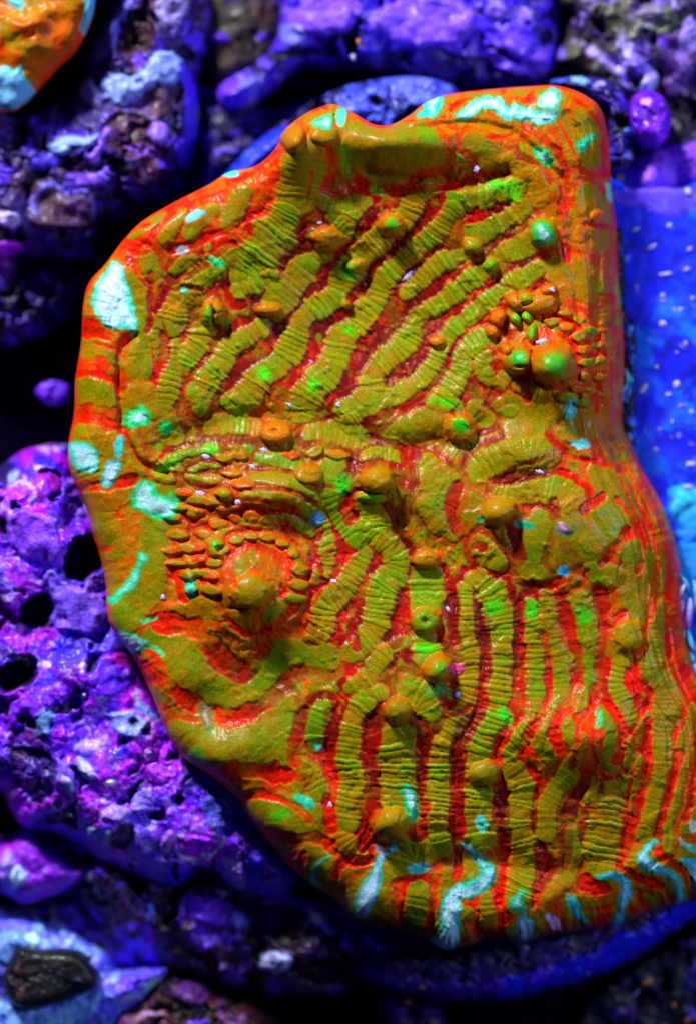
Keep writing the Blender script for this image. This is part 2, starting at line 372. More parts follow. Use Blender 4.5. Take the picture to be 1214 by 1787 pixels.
# middle
rg([(541,890),(562,926),(572,961),(566,994),(556,1010)],[30,26,24,24])
rg([(596,806),(574,826),(576,860),(586,890),(610,922),(622,942)],[20,40,36,32,34],.7,-.4)
rg([(640,880),(650,902),(654,930),(674,950),(692,974),(688,1000),(668,1030),(661,1063),(652,1096),(630,1122),(608,1140)],[40,42,40,44,42,44,40,42,36],1.0,-.15)
rg([(636,966),(620,996),(600,1030),(572,1052),(566,1086),(552,1110)],[30,36,40,38,34],1.1)
rg([(742,1012),(742,1044)],[48,50],1.1,-.6); rg([(740,1110),(744,1140)],[40,42],1,-.3)
rg([(744,810),(764,838),(770,866),(752,884)],[34,54,54,40],.5); rg([(748,888),(768,910),(790,930)],[34,46,26],.3,.2)
rg([(706,1120),(668,1140),(640,1180),(612,1200)],[22,30,30,28],.9); rg([(716,1206),(738,1218),(752,1240)],[44,52,30],.9,-.2); rg([(660,1208),(634,1216)],[26,22],1)
rg([(452,796),(482,802),(520,812)],[14,22,16],.3,-.3,2.6); rg([(446,832),(480,834),(520,846),(548,872)],[14,26,24,16],.25,0,2.6)
rg([(430,870),(480,868),(524,884)],[20,34,26],.25,.25,2.6); rg([(400,905),(440,908),(500,905),(540,930)],[14,16,16,20],.6,.1,2.6)
rg([(330,835),(352,840),(378,838)],[12,18,14],.4,.0,2.6); rg([(338,902),(352,906)],[20,22],.3,2.6); rg([(276,838),(300,840)],[14,16],.3,.2,2.6)
rg([(278,812),(300,800),(324,792),(352,786)],[10,16,16,10],1.2,-.8,2.6); rg([(360,784),(380,788)],[14,16],.2,-.7,2.6); rg([(332,822),(356,812),(380,812)],[8,12,10],.6,-.5,2.6)
rg([(540,756),(585,754),(630,762)],[26,40,30],.5,.0,.7); rg([(684,764),(708,748),(744,736),(768,744)],[30,44,40,30],.2,.1,.7)
rg([(596,724),(624,716),(648,712)],[16,24,20],.8,-.2); rg([(370,745),(400,738),(440,746)],[26,34,30],.9,.1,.7); rg([(290,740),(302,760)],[34,30],.3,-.3,.7)
rg([(636,792),(664,790),(700,800)],[18,22,16],.8); rg([(500,720),(520,716),(545,722)],[12,16,12],.4,.3)
rg([(350,948),(395,924),(440,920),(486,944),(512,984)],[16,24,28,28,18],.15,.95,1.7)
rg([(460,940),(500,960),(520,990),(510,1020)],[20,26,26,20],.3,.1); rg([(420,985),(424,1005)],[30,26],.2,.1)
rg([(480,1080),(500,1062),(520,1040)],[34,40,30],.2,.1,.6); rg([(310,1064),(350,1062),(380,1072)],[26,34,22],.2,.3,.6); rg([(390,1092),(420,1108),(428,1122)],[14,16,14],.3,.4)
# right mound
rg([(832,820),(860,802),(890,792),(924,784),(956,798)],[34,42,50,54,36],.7)
rg([(862,854),(890,862),(914,858),(942,850),(972,856),(996,872)],[22,32,36,40,46,40],1.1)
rg([(1034,822),(1052,840),(1074,862),(1096,894)],[24,42,54,44],.15,.15,.6); rg([(1052,900),(1062,918),(1048,934)],[40,52,44],.1,-.3,.8)
rg([(1000,880),(1006,915),(1020,945),(1030,965)],[36,40,50,40],.15,.1,.6); rg([(940,904),(936,930),(925,956),(922,990),(940,1008)],[30,44,44,40,30],.15,-.1,.7)
rg([(836,952),(850,966),(866,980)],[30,44,30],.5,-.1); rg([(838,1000),(820,1012)],[22,20],1)
rg([(1100,964),(1120,986),(1124,1014),(1104,1044)],[50,74,76,56],.12,-.1,.5); rg([(1108,1070),(1102,1110),(1096,1134)],[30,58,50],.12,.0,.7)
rg([(1036,996),(1054,1004),(1078,1008)],[30,40,34],.1,-.1)
rg([(846,730),(830,716)],[26,28],.8); rg([(862,700),(890,712),(925,735),(900,752)],[24,50,70,50],.15,.2,.5)
rg([(900,672),(920,680),(945,692),(968,688)],[20,26,24,18],.7); rg([(950,715),(966,722)],[34,36],.5,.1); rg([(880,655),(868,668)],[20,22],.4)
rg([(1010,555),(1022,590),(1020,620)],[18,22,16],.2,.2,.6); rg([(990,545),(1006,560)],[14,18],.2,.1)
rg([(968,470),(1000,480),(1030,500)],[40,60,50],.1,.5,.35); rg([(1025,340),(1038,380),(1045,420)],[40,46,30],.15,.3,.35); rg([(1010,335),(1012,360)],[14,16],.1,.2,.5)
rg([(1020,200),(1020,235),(1030,280)],[40,54,34],.15,.2,.3); rg([(990,745),(1020,740),(1040,730)],[44,50,40],.1,.5,.35)
# top rim
rg([(622,248),(668,262),(716,256),(748,264)],[72,112,100,60],.08,-.15,.45)
rg([(826,250),(850,262),(846,282)],[34,36,30],.2,.2,.5); rg([(900,290),(925,315),(938,345)],[24,40,38],.3,.45,.6)
rg([(870,275),(890,272)],[16,18],.3,.3); rg([(760,200),(800,205),(850,215),(900,232)],[14,20,22,16],.2,.3,.5)
rg([(790,172),(850,166),(920,158),(960,156)],[12,14,14,20],.2,.3,.5); rg([(700,198),(716,192)],[16,18],.3,.2); rg([(930,190),(975,205),(1000,280)],[24,26,20],.2,.4,.5)
rg([(540,212),(560,200)],[18,16],.2,.1); rg([(595,235),(590,255)],[22,26],.2,.1)
rg([(788,344),(800,350)],[22,22],.5,-.8); rg([(950,600),(930,610)],[8,8],.2)

DOME = [ # x, y, rx, ry, height, colour, tip colour
 (509,240,27,27,18,(190,96,0),None),(566,236,24,18,10,(176,104,0),None),(571,420,27,22,16,(172,96,0),None),(684,394,26,22,20,(190,98,0),(80,170,10)),
 (378,546,17,21,16,(170,110,0),None),(362,550,13,19,13,(60,165,0),None),(468,540,24,13,12,(196,100,0),None),(821,428,16,14,12,(120,135,0),None),(855,462,14,12,10,(90,150,0),None),
 (903,627,30,28,20,(150,100,0),(30,165,40)),(966,634,40,36,30,(152,108,0),(70,160,30)),(868,555,15,14,12,(205,98,0),None),(905,527,26,17,10,(186,96,0),None),(940,528,28,22,12,(196,92,0),None),
 (884,608,11,12,9,(180,98,0),None),(955,505,13,10,9,(196,92,0),None),(918,517,16,13,10,(130,150,0),None),(899,557,8,10,9,(100,190,10),None),(917,552,9,10,9,(90,185,10),None),(925,581,8,17,9,(40,190,10),None),
 (858,578,13,12,9,(190,96,0),None),(802,748,30,26,18,(210,96,0),(60,170,10)),(479,754,29,21,15,(218,88,0),None),
 (657,834,32,28,24,(176,112,0),None),(647,868,22,12,8,(40,185,20),None),(870,892,33,27,24,(172,116,0),None),(765,1166,29,28,26,(170,112,0),(96,150,10)),(694,1240,28,26,20,(140,112,0),None),
 (684,1440,35,32,22,(160,118,0),None),(440,1034,38,34,9,(150,118,0),None),(375,953,18,20,9,(140,120,0),(50,160,10)),(390,864,17,12,11,(150,120,0),None),(744,978,26,18,12,(196,104,0),None),
 (742,1084,27,24,12,(74,150,0),None),(846,1350,30,24,14,(130,122,0),None),(948,406,27,27,18,(40,175,20),(60,190,120)),(1040,378,12,12,7,(215,90,0),None),(620,462,18,13,9,(160,120,0),None),
 (605,530,10,8,6,(150,118,0),None),(760,597,16,9,7,(196,96,0),None),(1100,1112,26,30,8,(140,120,0),None),(538,828,26,18,10,(170,105,0),None),
]
TIP_GLINT = [ # shape, data, colour, label; teal tissue tips with lamp reflections painted in
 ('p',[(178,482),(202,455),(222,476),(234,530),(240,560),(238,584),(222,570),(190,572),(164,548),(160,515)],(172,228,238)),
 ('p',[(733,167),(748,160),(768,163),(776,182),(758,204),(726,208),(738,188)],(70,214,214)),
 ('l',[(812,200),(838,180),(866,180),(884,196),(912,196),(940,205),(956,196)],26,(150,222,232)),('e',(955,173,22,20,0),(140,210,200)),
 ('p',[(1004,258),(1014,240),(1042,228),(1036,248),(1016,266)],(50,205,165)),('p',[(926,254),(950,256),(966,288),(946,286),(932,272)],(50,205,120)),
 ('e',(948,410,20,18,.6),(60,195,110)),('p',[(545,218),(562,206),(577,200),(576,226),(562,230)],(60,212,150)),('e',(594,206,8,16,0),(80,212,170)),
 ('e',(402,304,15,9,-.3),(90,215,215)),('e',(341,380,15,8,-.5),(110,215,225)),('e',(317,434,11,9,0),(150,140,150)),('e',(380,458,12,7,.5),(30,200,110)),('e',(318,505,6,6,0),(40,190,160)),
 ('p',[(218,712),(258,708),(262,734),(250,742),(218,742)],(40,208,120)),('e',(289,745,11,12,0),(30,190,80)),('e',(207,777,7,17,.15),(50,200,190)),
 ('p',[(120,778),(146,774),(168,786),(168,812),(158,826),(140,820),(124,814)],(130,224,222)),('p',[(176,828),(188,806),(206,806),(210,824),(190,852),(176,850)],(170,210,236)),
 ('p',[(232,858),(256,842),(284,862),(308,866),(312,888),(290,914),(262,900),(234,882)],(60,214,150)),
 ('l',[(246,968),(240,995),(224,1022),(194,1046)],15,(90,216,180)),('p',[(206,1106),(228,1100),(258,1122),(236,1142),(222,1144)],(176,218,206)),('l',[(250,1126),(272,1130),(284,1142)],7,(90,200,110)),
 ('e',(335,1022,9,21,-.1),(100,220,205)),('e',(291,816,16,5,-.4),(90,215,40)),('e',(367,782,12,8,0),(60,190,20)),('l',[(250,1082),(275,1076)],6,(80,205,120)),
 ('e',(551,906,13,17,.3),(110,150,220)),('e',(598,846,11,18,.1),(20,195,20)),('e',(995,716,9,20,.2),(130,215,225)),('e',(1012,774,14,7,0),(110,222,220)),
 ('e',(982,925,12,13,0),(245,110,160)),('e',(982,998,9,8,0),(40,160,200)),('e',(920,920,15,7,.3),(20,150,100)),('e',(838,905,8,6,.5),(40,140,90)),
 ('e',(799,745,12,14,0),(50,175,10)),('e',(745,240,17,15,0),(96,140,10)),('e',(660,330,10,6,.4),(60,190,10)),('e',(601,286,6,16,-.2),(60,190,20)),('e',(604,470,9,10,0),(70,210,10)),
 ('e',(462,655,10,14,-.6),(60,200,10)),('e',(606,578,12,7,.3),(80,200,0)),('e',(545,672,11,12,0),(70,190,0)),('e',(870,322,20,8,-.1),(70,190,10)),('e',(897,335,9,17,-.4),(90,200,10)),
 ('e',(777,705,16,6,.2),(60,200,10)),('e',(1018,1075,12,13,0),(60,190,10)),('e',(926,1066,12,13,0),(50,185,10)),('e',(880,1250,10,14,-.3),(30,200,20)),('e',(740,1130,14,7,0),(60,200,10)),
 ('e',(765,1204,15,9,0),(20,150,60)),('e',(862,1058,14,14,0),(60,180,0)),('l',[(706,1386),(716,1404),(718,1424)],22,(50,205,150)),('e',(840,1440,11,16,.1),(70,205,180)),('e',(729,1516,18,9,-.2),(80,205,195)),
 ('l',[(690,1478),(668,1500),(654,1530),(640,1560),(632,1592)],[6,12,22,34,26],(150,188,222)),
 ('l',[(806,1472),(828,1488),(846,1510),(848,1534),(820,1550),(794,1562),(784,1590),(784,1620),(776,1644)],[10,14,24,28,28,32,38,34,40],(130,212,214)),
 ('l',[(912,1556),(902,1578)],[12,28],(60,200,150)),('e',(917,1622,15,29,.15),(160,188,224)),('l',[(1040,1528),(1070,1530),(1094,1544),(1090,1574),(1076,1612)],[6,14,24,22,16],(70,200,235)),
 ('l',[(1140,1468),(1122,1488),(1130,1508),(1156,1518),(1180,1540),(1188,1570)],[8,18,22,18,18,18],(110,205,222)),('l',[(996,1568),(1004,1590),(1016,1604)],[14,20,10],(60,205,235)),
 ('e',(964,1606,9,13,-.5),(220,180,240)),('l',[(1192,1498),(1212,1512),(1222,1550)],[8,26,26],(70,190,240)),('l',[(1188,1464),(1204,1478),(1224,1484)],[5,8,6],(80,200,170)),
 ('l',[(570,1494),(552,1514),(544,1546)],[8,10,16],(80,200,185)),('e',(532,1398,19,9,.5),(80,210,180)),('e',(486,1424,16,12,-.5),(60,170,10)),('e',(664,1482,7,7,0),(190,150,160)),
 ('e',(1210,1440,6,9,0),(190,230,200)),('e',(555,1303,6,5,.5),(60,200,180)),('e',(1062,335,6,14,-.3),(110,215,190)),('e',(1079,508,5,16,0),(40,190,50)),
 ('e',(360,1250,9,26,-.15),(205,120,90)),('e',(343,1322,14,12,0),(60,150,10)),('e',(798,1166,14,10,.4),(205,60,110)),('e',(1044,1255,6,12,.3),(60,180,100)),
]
redmix = np.clip(0.95 * cen + 0.5 * fbm(x, y, 55, 3, 141) - 0.10, 0, 1)[:, None]
for zx, zy, sx, sy, a in [(560,460,330,200,.25),(1000,1280,130,90,-1.1),(900,600,90,80,-.5),(800,1250,60,120,.1),(440,1000,150,120,-.7),(990,1100,40,120,-.3),(720,840,60,60,.3),(1010,1400,50,80,.5),(620,1400,150,90,-.15)]:
    redmix = np.clip(redmix + a * zone(zx, zy, sx, sy)[:, None], 0, 1)
redcol = lin((224,16,0)) * (1 - redmix) + lin((112,10,4)) * redmix  # red pigment, with the shade away from light painted in as maroon
furrow = np.zeros_like(x)
ridgeH = np.zeros_like(x); best_u = np.full(x.shape, 9.0); pid = np.zeros(len(x), int); nid = 1
olive_var = fbm(x, y, 42, 3, 51); fine_var = fbm(x, y, 12, 2, 52)
ribwave = np.zeros_like(x)
for k, (P, rib, tint, hk, colr) in enumerate(RIDGE):
    Q = spline(P, 7.0); Q[:, 2] = np.clip(Q[:, 2], 6, 200); wm = Q[:, 2].max()
    mg = wm / 2 + 46
    m = (x > Q[:, 0].min() - mg) & (x < Q[:, 0].max() + mg) & (y > Q[:, 1].min() - mg) & (y < Q[:, 1].max() + mg)
    ix = np.nonzero(m)[0]
    d, s_, ex = poly_dist(wx[ix], wy[ix], Q)
    hw = ex[:, 0] / 2 * (1.14 if wm < 62 else 1.0) * (1 + 0.10 * vnoise(s_ / 13, 0 * s_ + k, 77))
    per = 8.2 + 1.3 * ((k * 7) % 5) / 4 + np.minimum(hw, 36) * 0.05
    sj = s_ + 4.5 * vnoise(s_ / 19, 0 * s_ + k * 3.1, 61) + 0.8 * vnoise(x[ix] / 16, y[ix] / 16, 63)
    ph = sj / per
    cell = np.floor(ph); fr = ph - cell
    rb = 1 - np.abs(2 * fr - 1) ** 4.5
    rr = _hash(cell, 0 * cell + k, 3)
    hw = hw * (1 + 0.24 * (rr - 0.5) * min(1, rib) + 0.05 * (rb - 0.7))
    u = d / np.maximum(hw, 2) + 0.10 * fine_var[ix]
    act = (u < best_u[ix]) & (d - hw < 44)
    prof = np.clip(1 - np.clip(u / 1.12, 0, 1) ** 2.2, 0, 1) ** 0.9
    h = prof * np.minimum(0.095 * ex[:, 0], 3.4) * hk
    amp = 2.35 * rib * (1 - 0.45 * smooth(0.9, 1.3, u)) * smooth(40, 18, d - hw)
    h = h + (rb - 0.6) * amp * (0.35 + 1.1 * rr) + (rr - 0.5) * 1.8 * rib * prof
    ridgeH[ix] = np.where(act, h, ridgeH[ix])
    ins = act & (u < 1.0)
    pid[ix[ins]] = nid; best_u[ix] = np.where(act, u, best_u[ix])
    co.parts[nid] = ('ridge', None); nid += 1
    mk = np.zeros(len(x)); mk[ix] = np.where(act, smooth(1.12, 0.84, u), 0)
    e_ = (u - 1) * hw
    far = 1.0 * np.clip(zone(620, 520, 260, 190) * 1.3 + zone(800, 1250, 260, 260) * .4, 0, 1)[ix]
    fu = np.where(act, smooth(19 + 12 * far, 9 + 12 * far, e_) * smooth(-5, 2, e_), 0) * (0.45 + 0.55 * min(1, rib * 1.4)) * np.clip(0.85 + 0.8 * vnoise(x[ix] / 38, y[ix] / 38, 67) + 0.5 * far, 0.15, 1)
    c_ = redcol[ix] * (0.8 + 0.4 * rr[:, None]); co.col[ix] = co.col[ix] * (1 - fu[:, None]) + c_ * fu[:, None]
    furrow[ix] = np.maximum(furrow[ix], fu)
    base = lin(OLV) * 1.0
    g = np.clip(olive_var[ix] * 0.5 + 0.25 * fine_var[ix] + (rr - .5) * 0.5 * min(1, rib) - tint + 0.34 * cen[ix] + 0.04 * (1 - cen[ix]), -1, 1)
    c = base[None] + np.clip(g, 0, 1)[:, None] * (lin((92,134,0)) - base) * 0.9 + np.clip(-g, 0, 1)[:, None] * (lin((212,100,0)) - base)
    c = c + smooth(0.45, 1.0, u)[:, None] * 0.22 * (lin((205,90,0)) - c) * (0.5 + 0.5 * np.clip(vnoise(x[ix] / 20, y[ix] / 20, 66) + .4, 0, 1))[:, None]
    c = c * (0.80 + 0.34 * rr[:, None] * min(1, rib) + 0.1)
    mm = mk[ix][:, None]
    co.col[ix] = co.col[ix] * (1 - mm) + c * mm
    ribwave[ix] = np.where(act, rb, ribwave[ix])
H = Hm + ridgeH - 1.5 * furrow * (best_u > 1)
H = H + 2.2 * vnoise(sarc / 5.5 + 0.8 * vnoise(sarc / 20, de / 30, 151), de / 38, 152) * smooth(85, 10, de) * np.clip(best_u - 1, 0, 1)
H = H + 1.3 * vnoise(wx / 5.0, wy / 13, 153) * np.clip(best_u - 1, 0, 1)
# small dabs of other tissue colours
for sc_, sd_, al_ in ((17, 161, .62), (11, 171, .5)):
    q1, q2, qr = cells(wx * 1.0 + 3 * vnoise(x / 9, y / 9, sd_), wy * 0.8 + 3 * vnoise(x / 9, y / 9, sd_ + 1), sc_, sd_)
    mk = smooth(0.48, 0.26, q1) * (0.32 + 0.68 * np.clip(best_u - 0.8, 0, 1)) * al_ * smooth(-.35, .3, fbm(x, y, 60, 2, sd_ + 3))
    for lo, hi, cc in ((0.0, .16, (232,36,0)), (.16, .26, (214,98,0)), (.34, .44, (70,156,0)), (.44, .54, (130,22,6)), (.54, .62, (190,120,0))):
        co.blend(mk * ((qr >= lo) & (qr < hi)), cc)
    H = H + 1.6 * mk * (qr < .62)
STRIPE = [
([(140,572),(180,580),(214,594)],30),([(132,644),(170,642),(207,658)],32),([(126,727),(170,724),(214,736)],42),([(134,846),(180,850),(234,838)],20),([(165,600),(196,610)],5),([(300,352),(284,372)],9),([(352,330),(330,356)],9),([(236,402),(262,392)],8),([(560,200),(540,228),(535,250)],8),([(810,168),(790,190)],10),([(880,158),(862,176)],9),([(930,152),(915,176)],8),([(1058,300),(1010,300)],14),([(1070,400),(1020,392)],10),([(1080,520),(1045,515)],8),([(200,955),(180,960)],8),
([(232,440),(220,500),(236,560),(206,600),(205,650),(207,700),(212,740),(238,790),(262,826)],8),([(190,440),(222,432),(248,434)],26),([(258,430),(290,384),(330,350),(390,325),(440,302),(478,268)],11),
([(296,433),(340,425),(380,410),(426,387),(462,372),(474,350)],15),([(322,482),(365,456),(410,425)],13),([(262,480),(262,545),(256,580)],12),([(282,560),(298,610),(286,640)],6),([(266,600),(272,660)],6),
([(372,500),(392,530),(412,575)],8),([(430,520),(450,530)],8),([(300,505),(320,500),(350,505)],10),([(540,345),(545,300)],7),([(520,405),(540,395),(560,400)],12),
([(285,1085),(340,1096),(372,1132),(402,1166),(430,1170),(452,1142),(470,1112),(520,1098),(548,1108)],36),([(238,1166),(290,1192),(340,1228),(400,1252),(450,1238),(482,1212),(520,1176)],30),
([(228,1150),(250,1200),(275,1260)],24),([(372,1362),(430,1346),(500,1356)],34),([(404,1400),(456,1388),(512,1404),(540,1430)],15),([(440,1458),(500,1462),(556,1462),(580,1480)],22),([(500,1500),(520,1475)],14),([(520,1540),(530,1490)],12),
([(318,944),(350,926),(400,916),(450,934),(490,958),(516,990),(526,1022),(520,1052),(490,1086),(440,1106),(400,1090),(380,1052),(370,1010),(350,985)],13),([(300,920),(302,980),(322,1040)],26),
([(345,800),(400,812),(450,816),(520,824)],8),([(306,830),(370,850),(430,850),(500,856),(552,884)],9),([(310,872),(360,886),(430,890),(500,894)],9),([(316,905),(360,915),(420,898)],8),([(556,930),(548,970),(536,1004),(520,1034)],16),
([(604,872),(612,908)],30),([(716,798),(712,850),(700,906)],32),([(794,852),(786,900),(808,940),(842,958)],22),([(612,806),(624,812),(600,840)],14),([(702,1036),(696,1090),(690,1122)],24),([(787,1050),(791,1100),(800,1150)],22),([(616,1062),(610,1100),(620,1130)],20),([(640,760),(690,775),(710,790)],12),
([(575,1250),(575,1300),(576,1350),(570,1400),(580,1446)],20),([(530,1240),(516,1290),(516,1330)],24),([(650,1254),(650,1330),(650,1400),(652,1440),(634,1474)],24),([(736,1260),(736,1330),(738,1400),(728,1456)],24),
([(812,1260),(796,1300),(800,1360),(800,1430),(796,1500),(800,1560)],20),([(844,1070),(846,1120),(846,1200),(834,1250),(812,1290)],20),([(904,1060),(905,1120),(905,1190),(904,1240),(884,1275),(864,1310),(866,1340),(880,1380),(880,1440),(876,1500),(868,1560),(880,1606)],22),
([(950,1110),(955,1160),(958,1210),(944,1242),(925,1280),(908,1312)],16),([(985,1060),(996,1110),(1005,1150),(1004,1190),(990,1230),(964,1270),(975,1310)],22),([(1046,1030),(1054,1090),(1048,1140),(1045,1190),(1030,1222)],22),([(1085,1072),(1058,1098)],14),
([(1008,1252),(1040,1225),(1070,1240),(1085,1270),(1082,1310),(1074,1330)],16),([(1030,1262),(1032,1310),(1020,1350),(1002,1400),(990,1450),(985,1500),(960,1516)],26),([(1122,1130),(1110,1160),(1110,1190),(1132,1215),(1120,1242)],16),
([(1130,1260),(1128,1320),(1118,1380),(1105,1430),(1092,1480),(1080,1510),(1110,1530),(1150,1546)],18),([(1180,1320),(1170,1370),(1150,1440),(1150,1490),(1190,1520),(1210,1560)],16),([(1166,1090),(1168,1150)],10),([(1195,1170),(1195,1212)],14),
([(1214,1290),(1212,1350),(1196,1430)],10),([(650,1502),(604,1500),(588,1530)],18),([(940,1480),(940,1530),(930,1596)],22),([(1020,1540),(1050,1560),(1052,1604)],28),([(692,1544),(702,1592)],16),([(760,1536),(752,1606)],16),([(830,1596),(830,1636)],13),([(870,1570),(876,1620)],14),([(1112,1560),(1130,1588)],16),([(1160,1556),(1180,1580)],10),
([(700,214),(760,205),(806,198)],6),([(676,212),(694,190)],14),([(770,186),(820,172),(862,166)],5),([(1026,190),(1049,225),(1052,290),(1051,330)],8),([(918,216),(968,262),(985,315),(982,390),(990,450)],16),([(966,200),(996,256),(1010,290)],6),([(1000,170),(1030,186)],8),
([(622,318),(680,332),(760,326),(820,322),(870,306)],16),([(900,230),(850,240)],6),([(1060,520),(1066,600),(1066,700)],5),([(1036,560),(1044,640),(1040,720)],6),([(1098,850),(1130,920),(1146,982)],7),([(1080,840),(1110,900),(1126,960)],5),([(1146,990),(1136,1060),(1124,1112)],13),
([(880,562),(930,552),(988,560),(1020,592),(1026,640),(1010,682),(985,712),(976,752)],10),([(852,622),(884,600),(900,580)],8),([(916,648),(916,694)],20),([(864,682),(848,704)],16),([(922,612),(952,616)],16),([(830,660),(845,680)],8),
([(896,842),(940,832),(990,828)],10),([(890,902),(900,940),(905,980),(880,1002)],22),([(966,878),(976,910)],16),([(1092,928),(1070,964),(1050,986)],14),([(1052,868),(1020,890)],18),([(1010,1000),(960,1020),(920,1030)],20),([(870,500),(900,505)],6),([(590,722),(560,735)],8),([(560,712),(590,730)],6)]
def ring(cx_, cy_, r_, a0, a1, w_, el=.92):
    STRIPE.append(([(cx_ + r_ * math.cos(math.radians(a)), cy_ + el * r_ * math.sin(math.radians(a))) for a in np.linspace(a0, a1, 9)], w_))
for a_ in ((446,1006,62,170,400,9), (446,1006,90,150,395,10), (444,1003,114,160,300,11), (440,1000,138,195,330,9), (446,1006,116,320,395,9), (950,634,62,-95,75,9), (950,634,84,-85,65,9), (950,634,106,-70,40,7), (950,600,62,190,260,7),
    (975,935,150,215,300,9), (960,980,70,20,110,11), (1000,960,120,-50,20,11), (760,1180,80,20,80,9), (600,1010,60,200,250,8), (900,1290,110,330,390,9), (720,1330,330,-12,16,8), (720,1300,385,-6,20,8), (560,900,60,260,340,8)): ring(*a_)
for sp_, w_ in STRIPE:
    P = spline(sp_, 8); m = (x > P[:, 0].min() - 40) & (x < P[:, 0].max() + 40) & (y > P[:, 1].min() - 40) & (y < P[:, 1].max() + 40)
    i_ = np.nonzero(m)[0]; d, s_, _ = poly_dist(wx[i_], wy[i_], P)
    hw_ = w_ / 2 * (1 + 0.3 * vnoise(s_ / 14, 0 * s_ + w_, 145)); mk = smooth(hw_ + 2.5, hw_ - 2.5, d) * 0.93 * np.clip(0.9 + 0.6 * vnoise(s_ / 22, 0 * s_ + w_, 146), 0.35, 1)
    cc = redcol[i_] * (1.0 + 0.22 * vnoise(s_ / 7, d / 20, 148))[:, None]
    co.col[i_] = co.col[i_] * (1 - mk[:, None]) + cc * mk[:, None]
    H[i_] -= 3.2 * mk * (1 if w_ > 9 else .6); H[i_] += 0.9 * mk * vnoise(s_ / 5 + 0.6 * vnoise(s_ / 12, d / 9, 5), d / 30, 147)
    pid[i_[(d < hw_ * .8)]] = 0
def beads(cx_, cy_, r_, a0, a1, n, br):
    for i in range(n):
        a = math.radians(a0 + (a1 - a0) * i / max(1, n - 1)); h_ = _hash(np.array([i * 1.0]), np.array([r_ * 1.0]), int(cx_))[0]
        DOME.append((cx_ + r_ * math.cos(a) * (1 + .06 * (h_ - .5)), cy_ + r_ * math.sin(a) * 0.92, br * (0.75 + .6 * h_), br * (0.45 + .3 * h_), 1.0 + 0.9 * h_, [(206,70,0), (150,118,0), (190,96,0), (150,112,0), (110,136,0)][int(h_ * 4.99)], None))
for args in ((445,1008,80,160,390,12,15), (440,1005,112,165,285,9,14), (950,632,76,-80,60,8,13), (950,632,98,-70,50,8,11)): beads(*args)
for i, (px_, py_) in enumerate([(322,862),(345,872),(372,876),(398,888),(318,886),(340,895),(300,905),(312,935),(402,826),(424,846),(392,800),(418,796),(505,795),(548,790),(590,795),(300,960),(306,985),(325,955),(345,975),(352,1000)]):
    DOME.append((px_, py_, 15 + (i * 5) % 6, 6 + (i * 3) % 4, 1.6, [(206,60,0), (150,118,0), (180,100,0)][i % 3], None))
for (dx, dy, rx, ry, hh, c, tipc) in DOME:
    if max(rx, ry) > 15: c = tuple(c[j] * .55 + (146, 116, 0)[j] * .45 for j in range(3))
    u = np.hypot((wx - dx) / rx, (wy - dy) / ry)
    m = u < 1.25
    prof = np.sqrt(np.clip(1 - u ** 2, 0, 1))
    cen_h = Hm[np.argmin((x - dx) ** 2 + (y - dy) ** 2)]
    u = u * (1 + 0.16 * vnoise(wx / 8, wy / 8, 93)); keep = smooth(1.2, 0.85, u)
    H = H * (1 - keep) + keep * (Hm + 5 + prof * hh * 1.5)
    side = np.clip(0.5 + 0.9 * vnoise(wx / 14, wy / 14, 91) + 0.5 * (dy - wy) / ry, 0, 1)
    co.blend(smooth(1.2, 0.9, u) * (0.1 + 0.6 * side), (206,70,0)); co.blend(smooth(1.08, 0.6, u), c)
    if tipc is not None:
        v = np.hypot((wx - dx - 2) / rx, (wy - dy + 2) / ry); co.blend(smooth(0.62, 0.3, v), tipc)
    pid[u < 1.0] = nid; co.parts[nid] = ('polyp', None); nid += 1
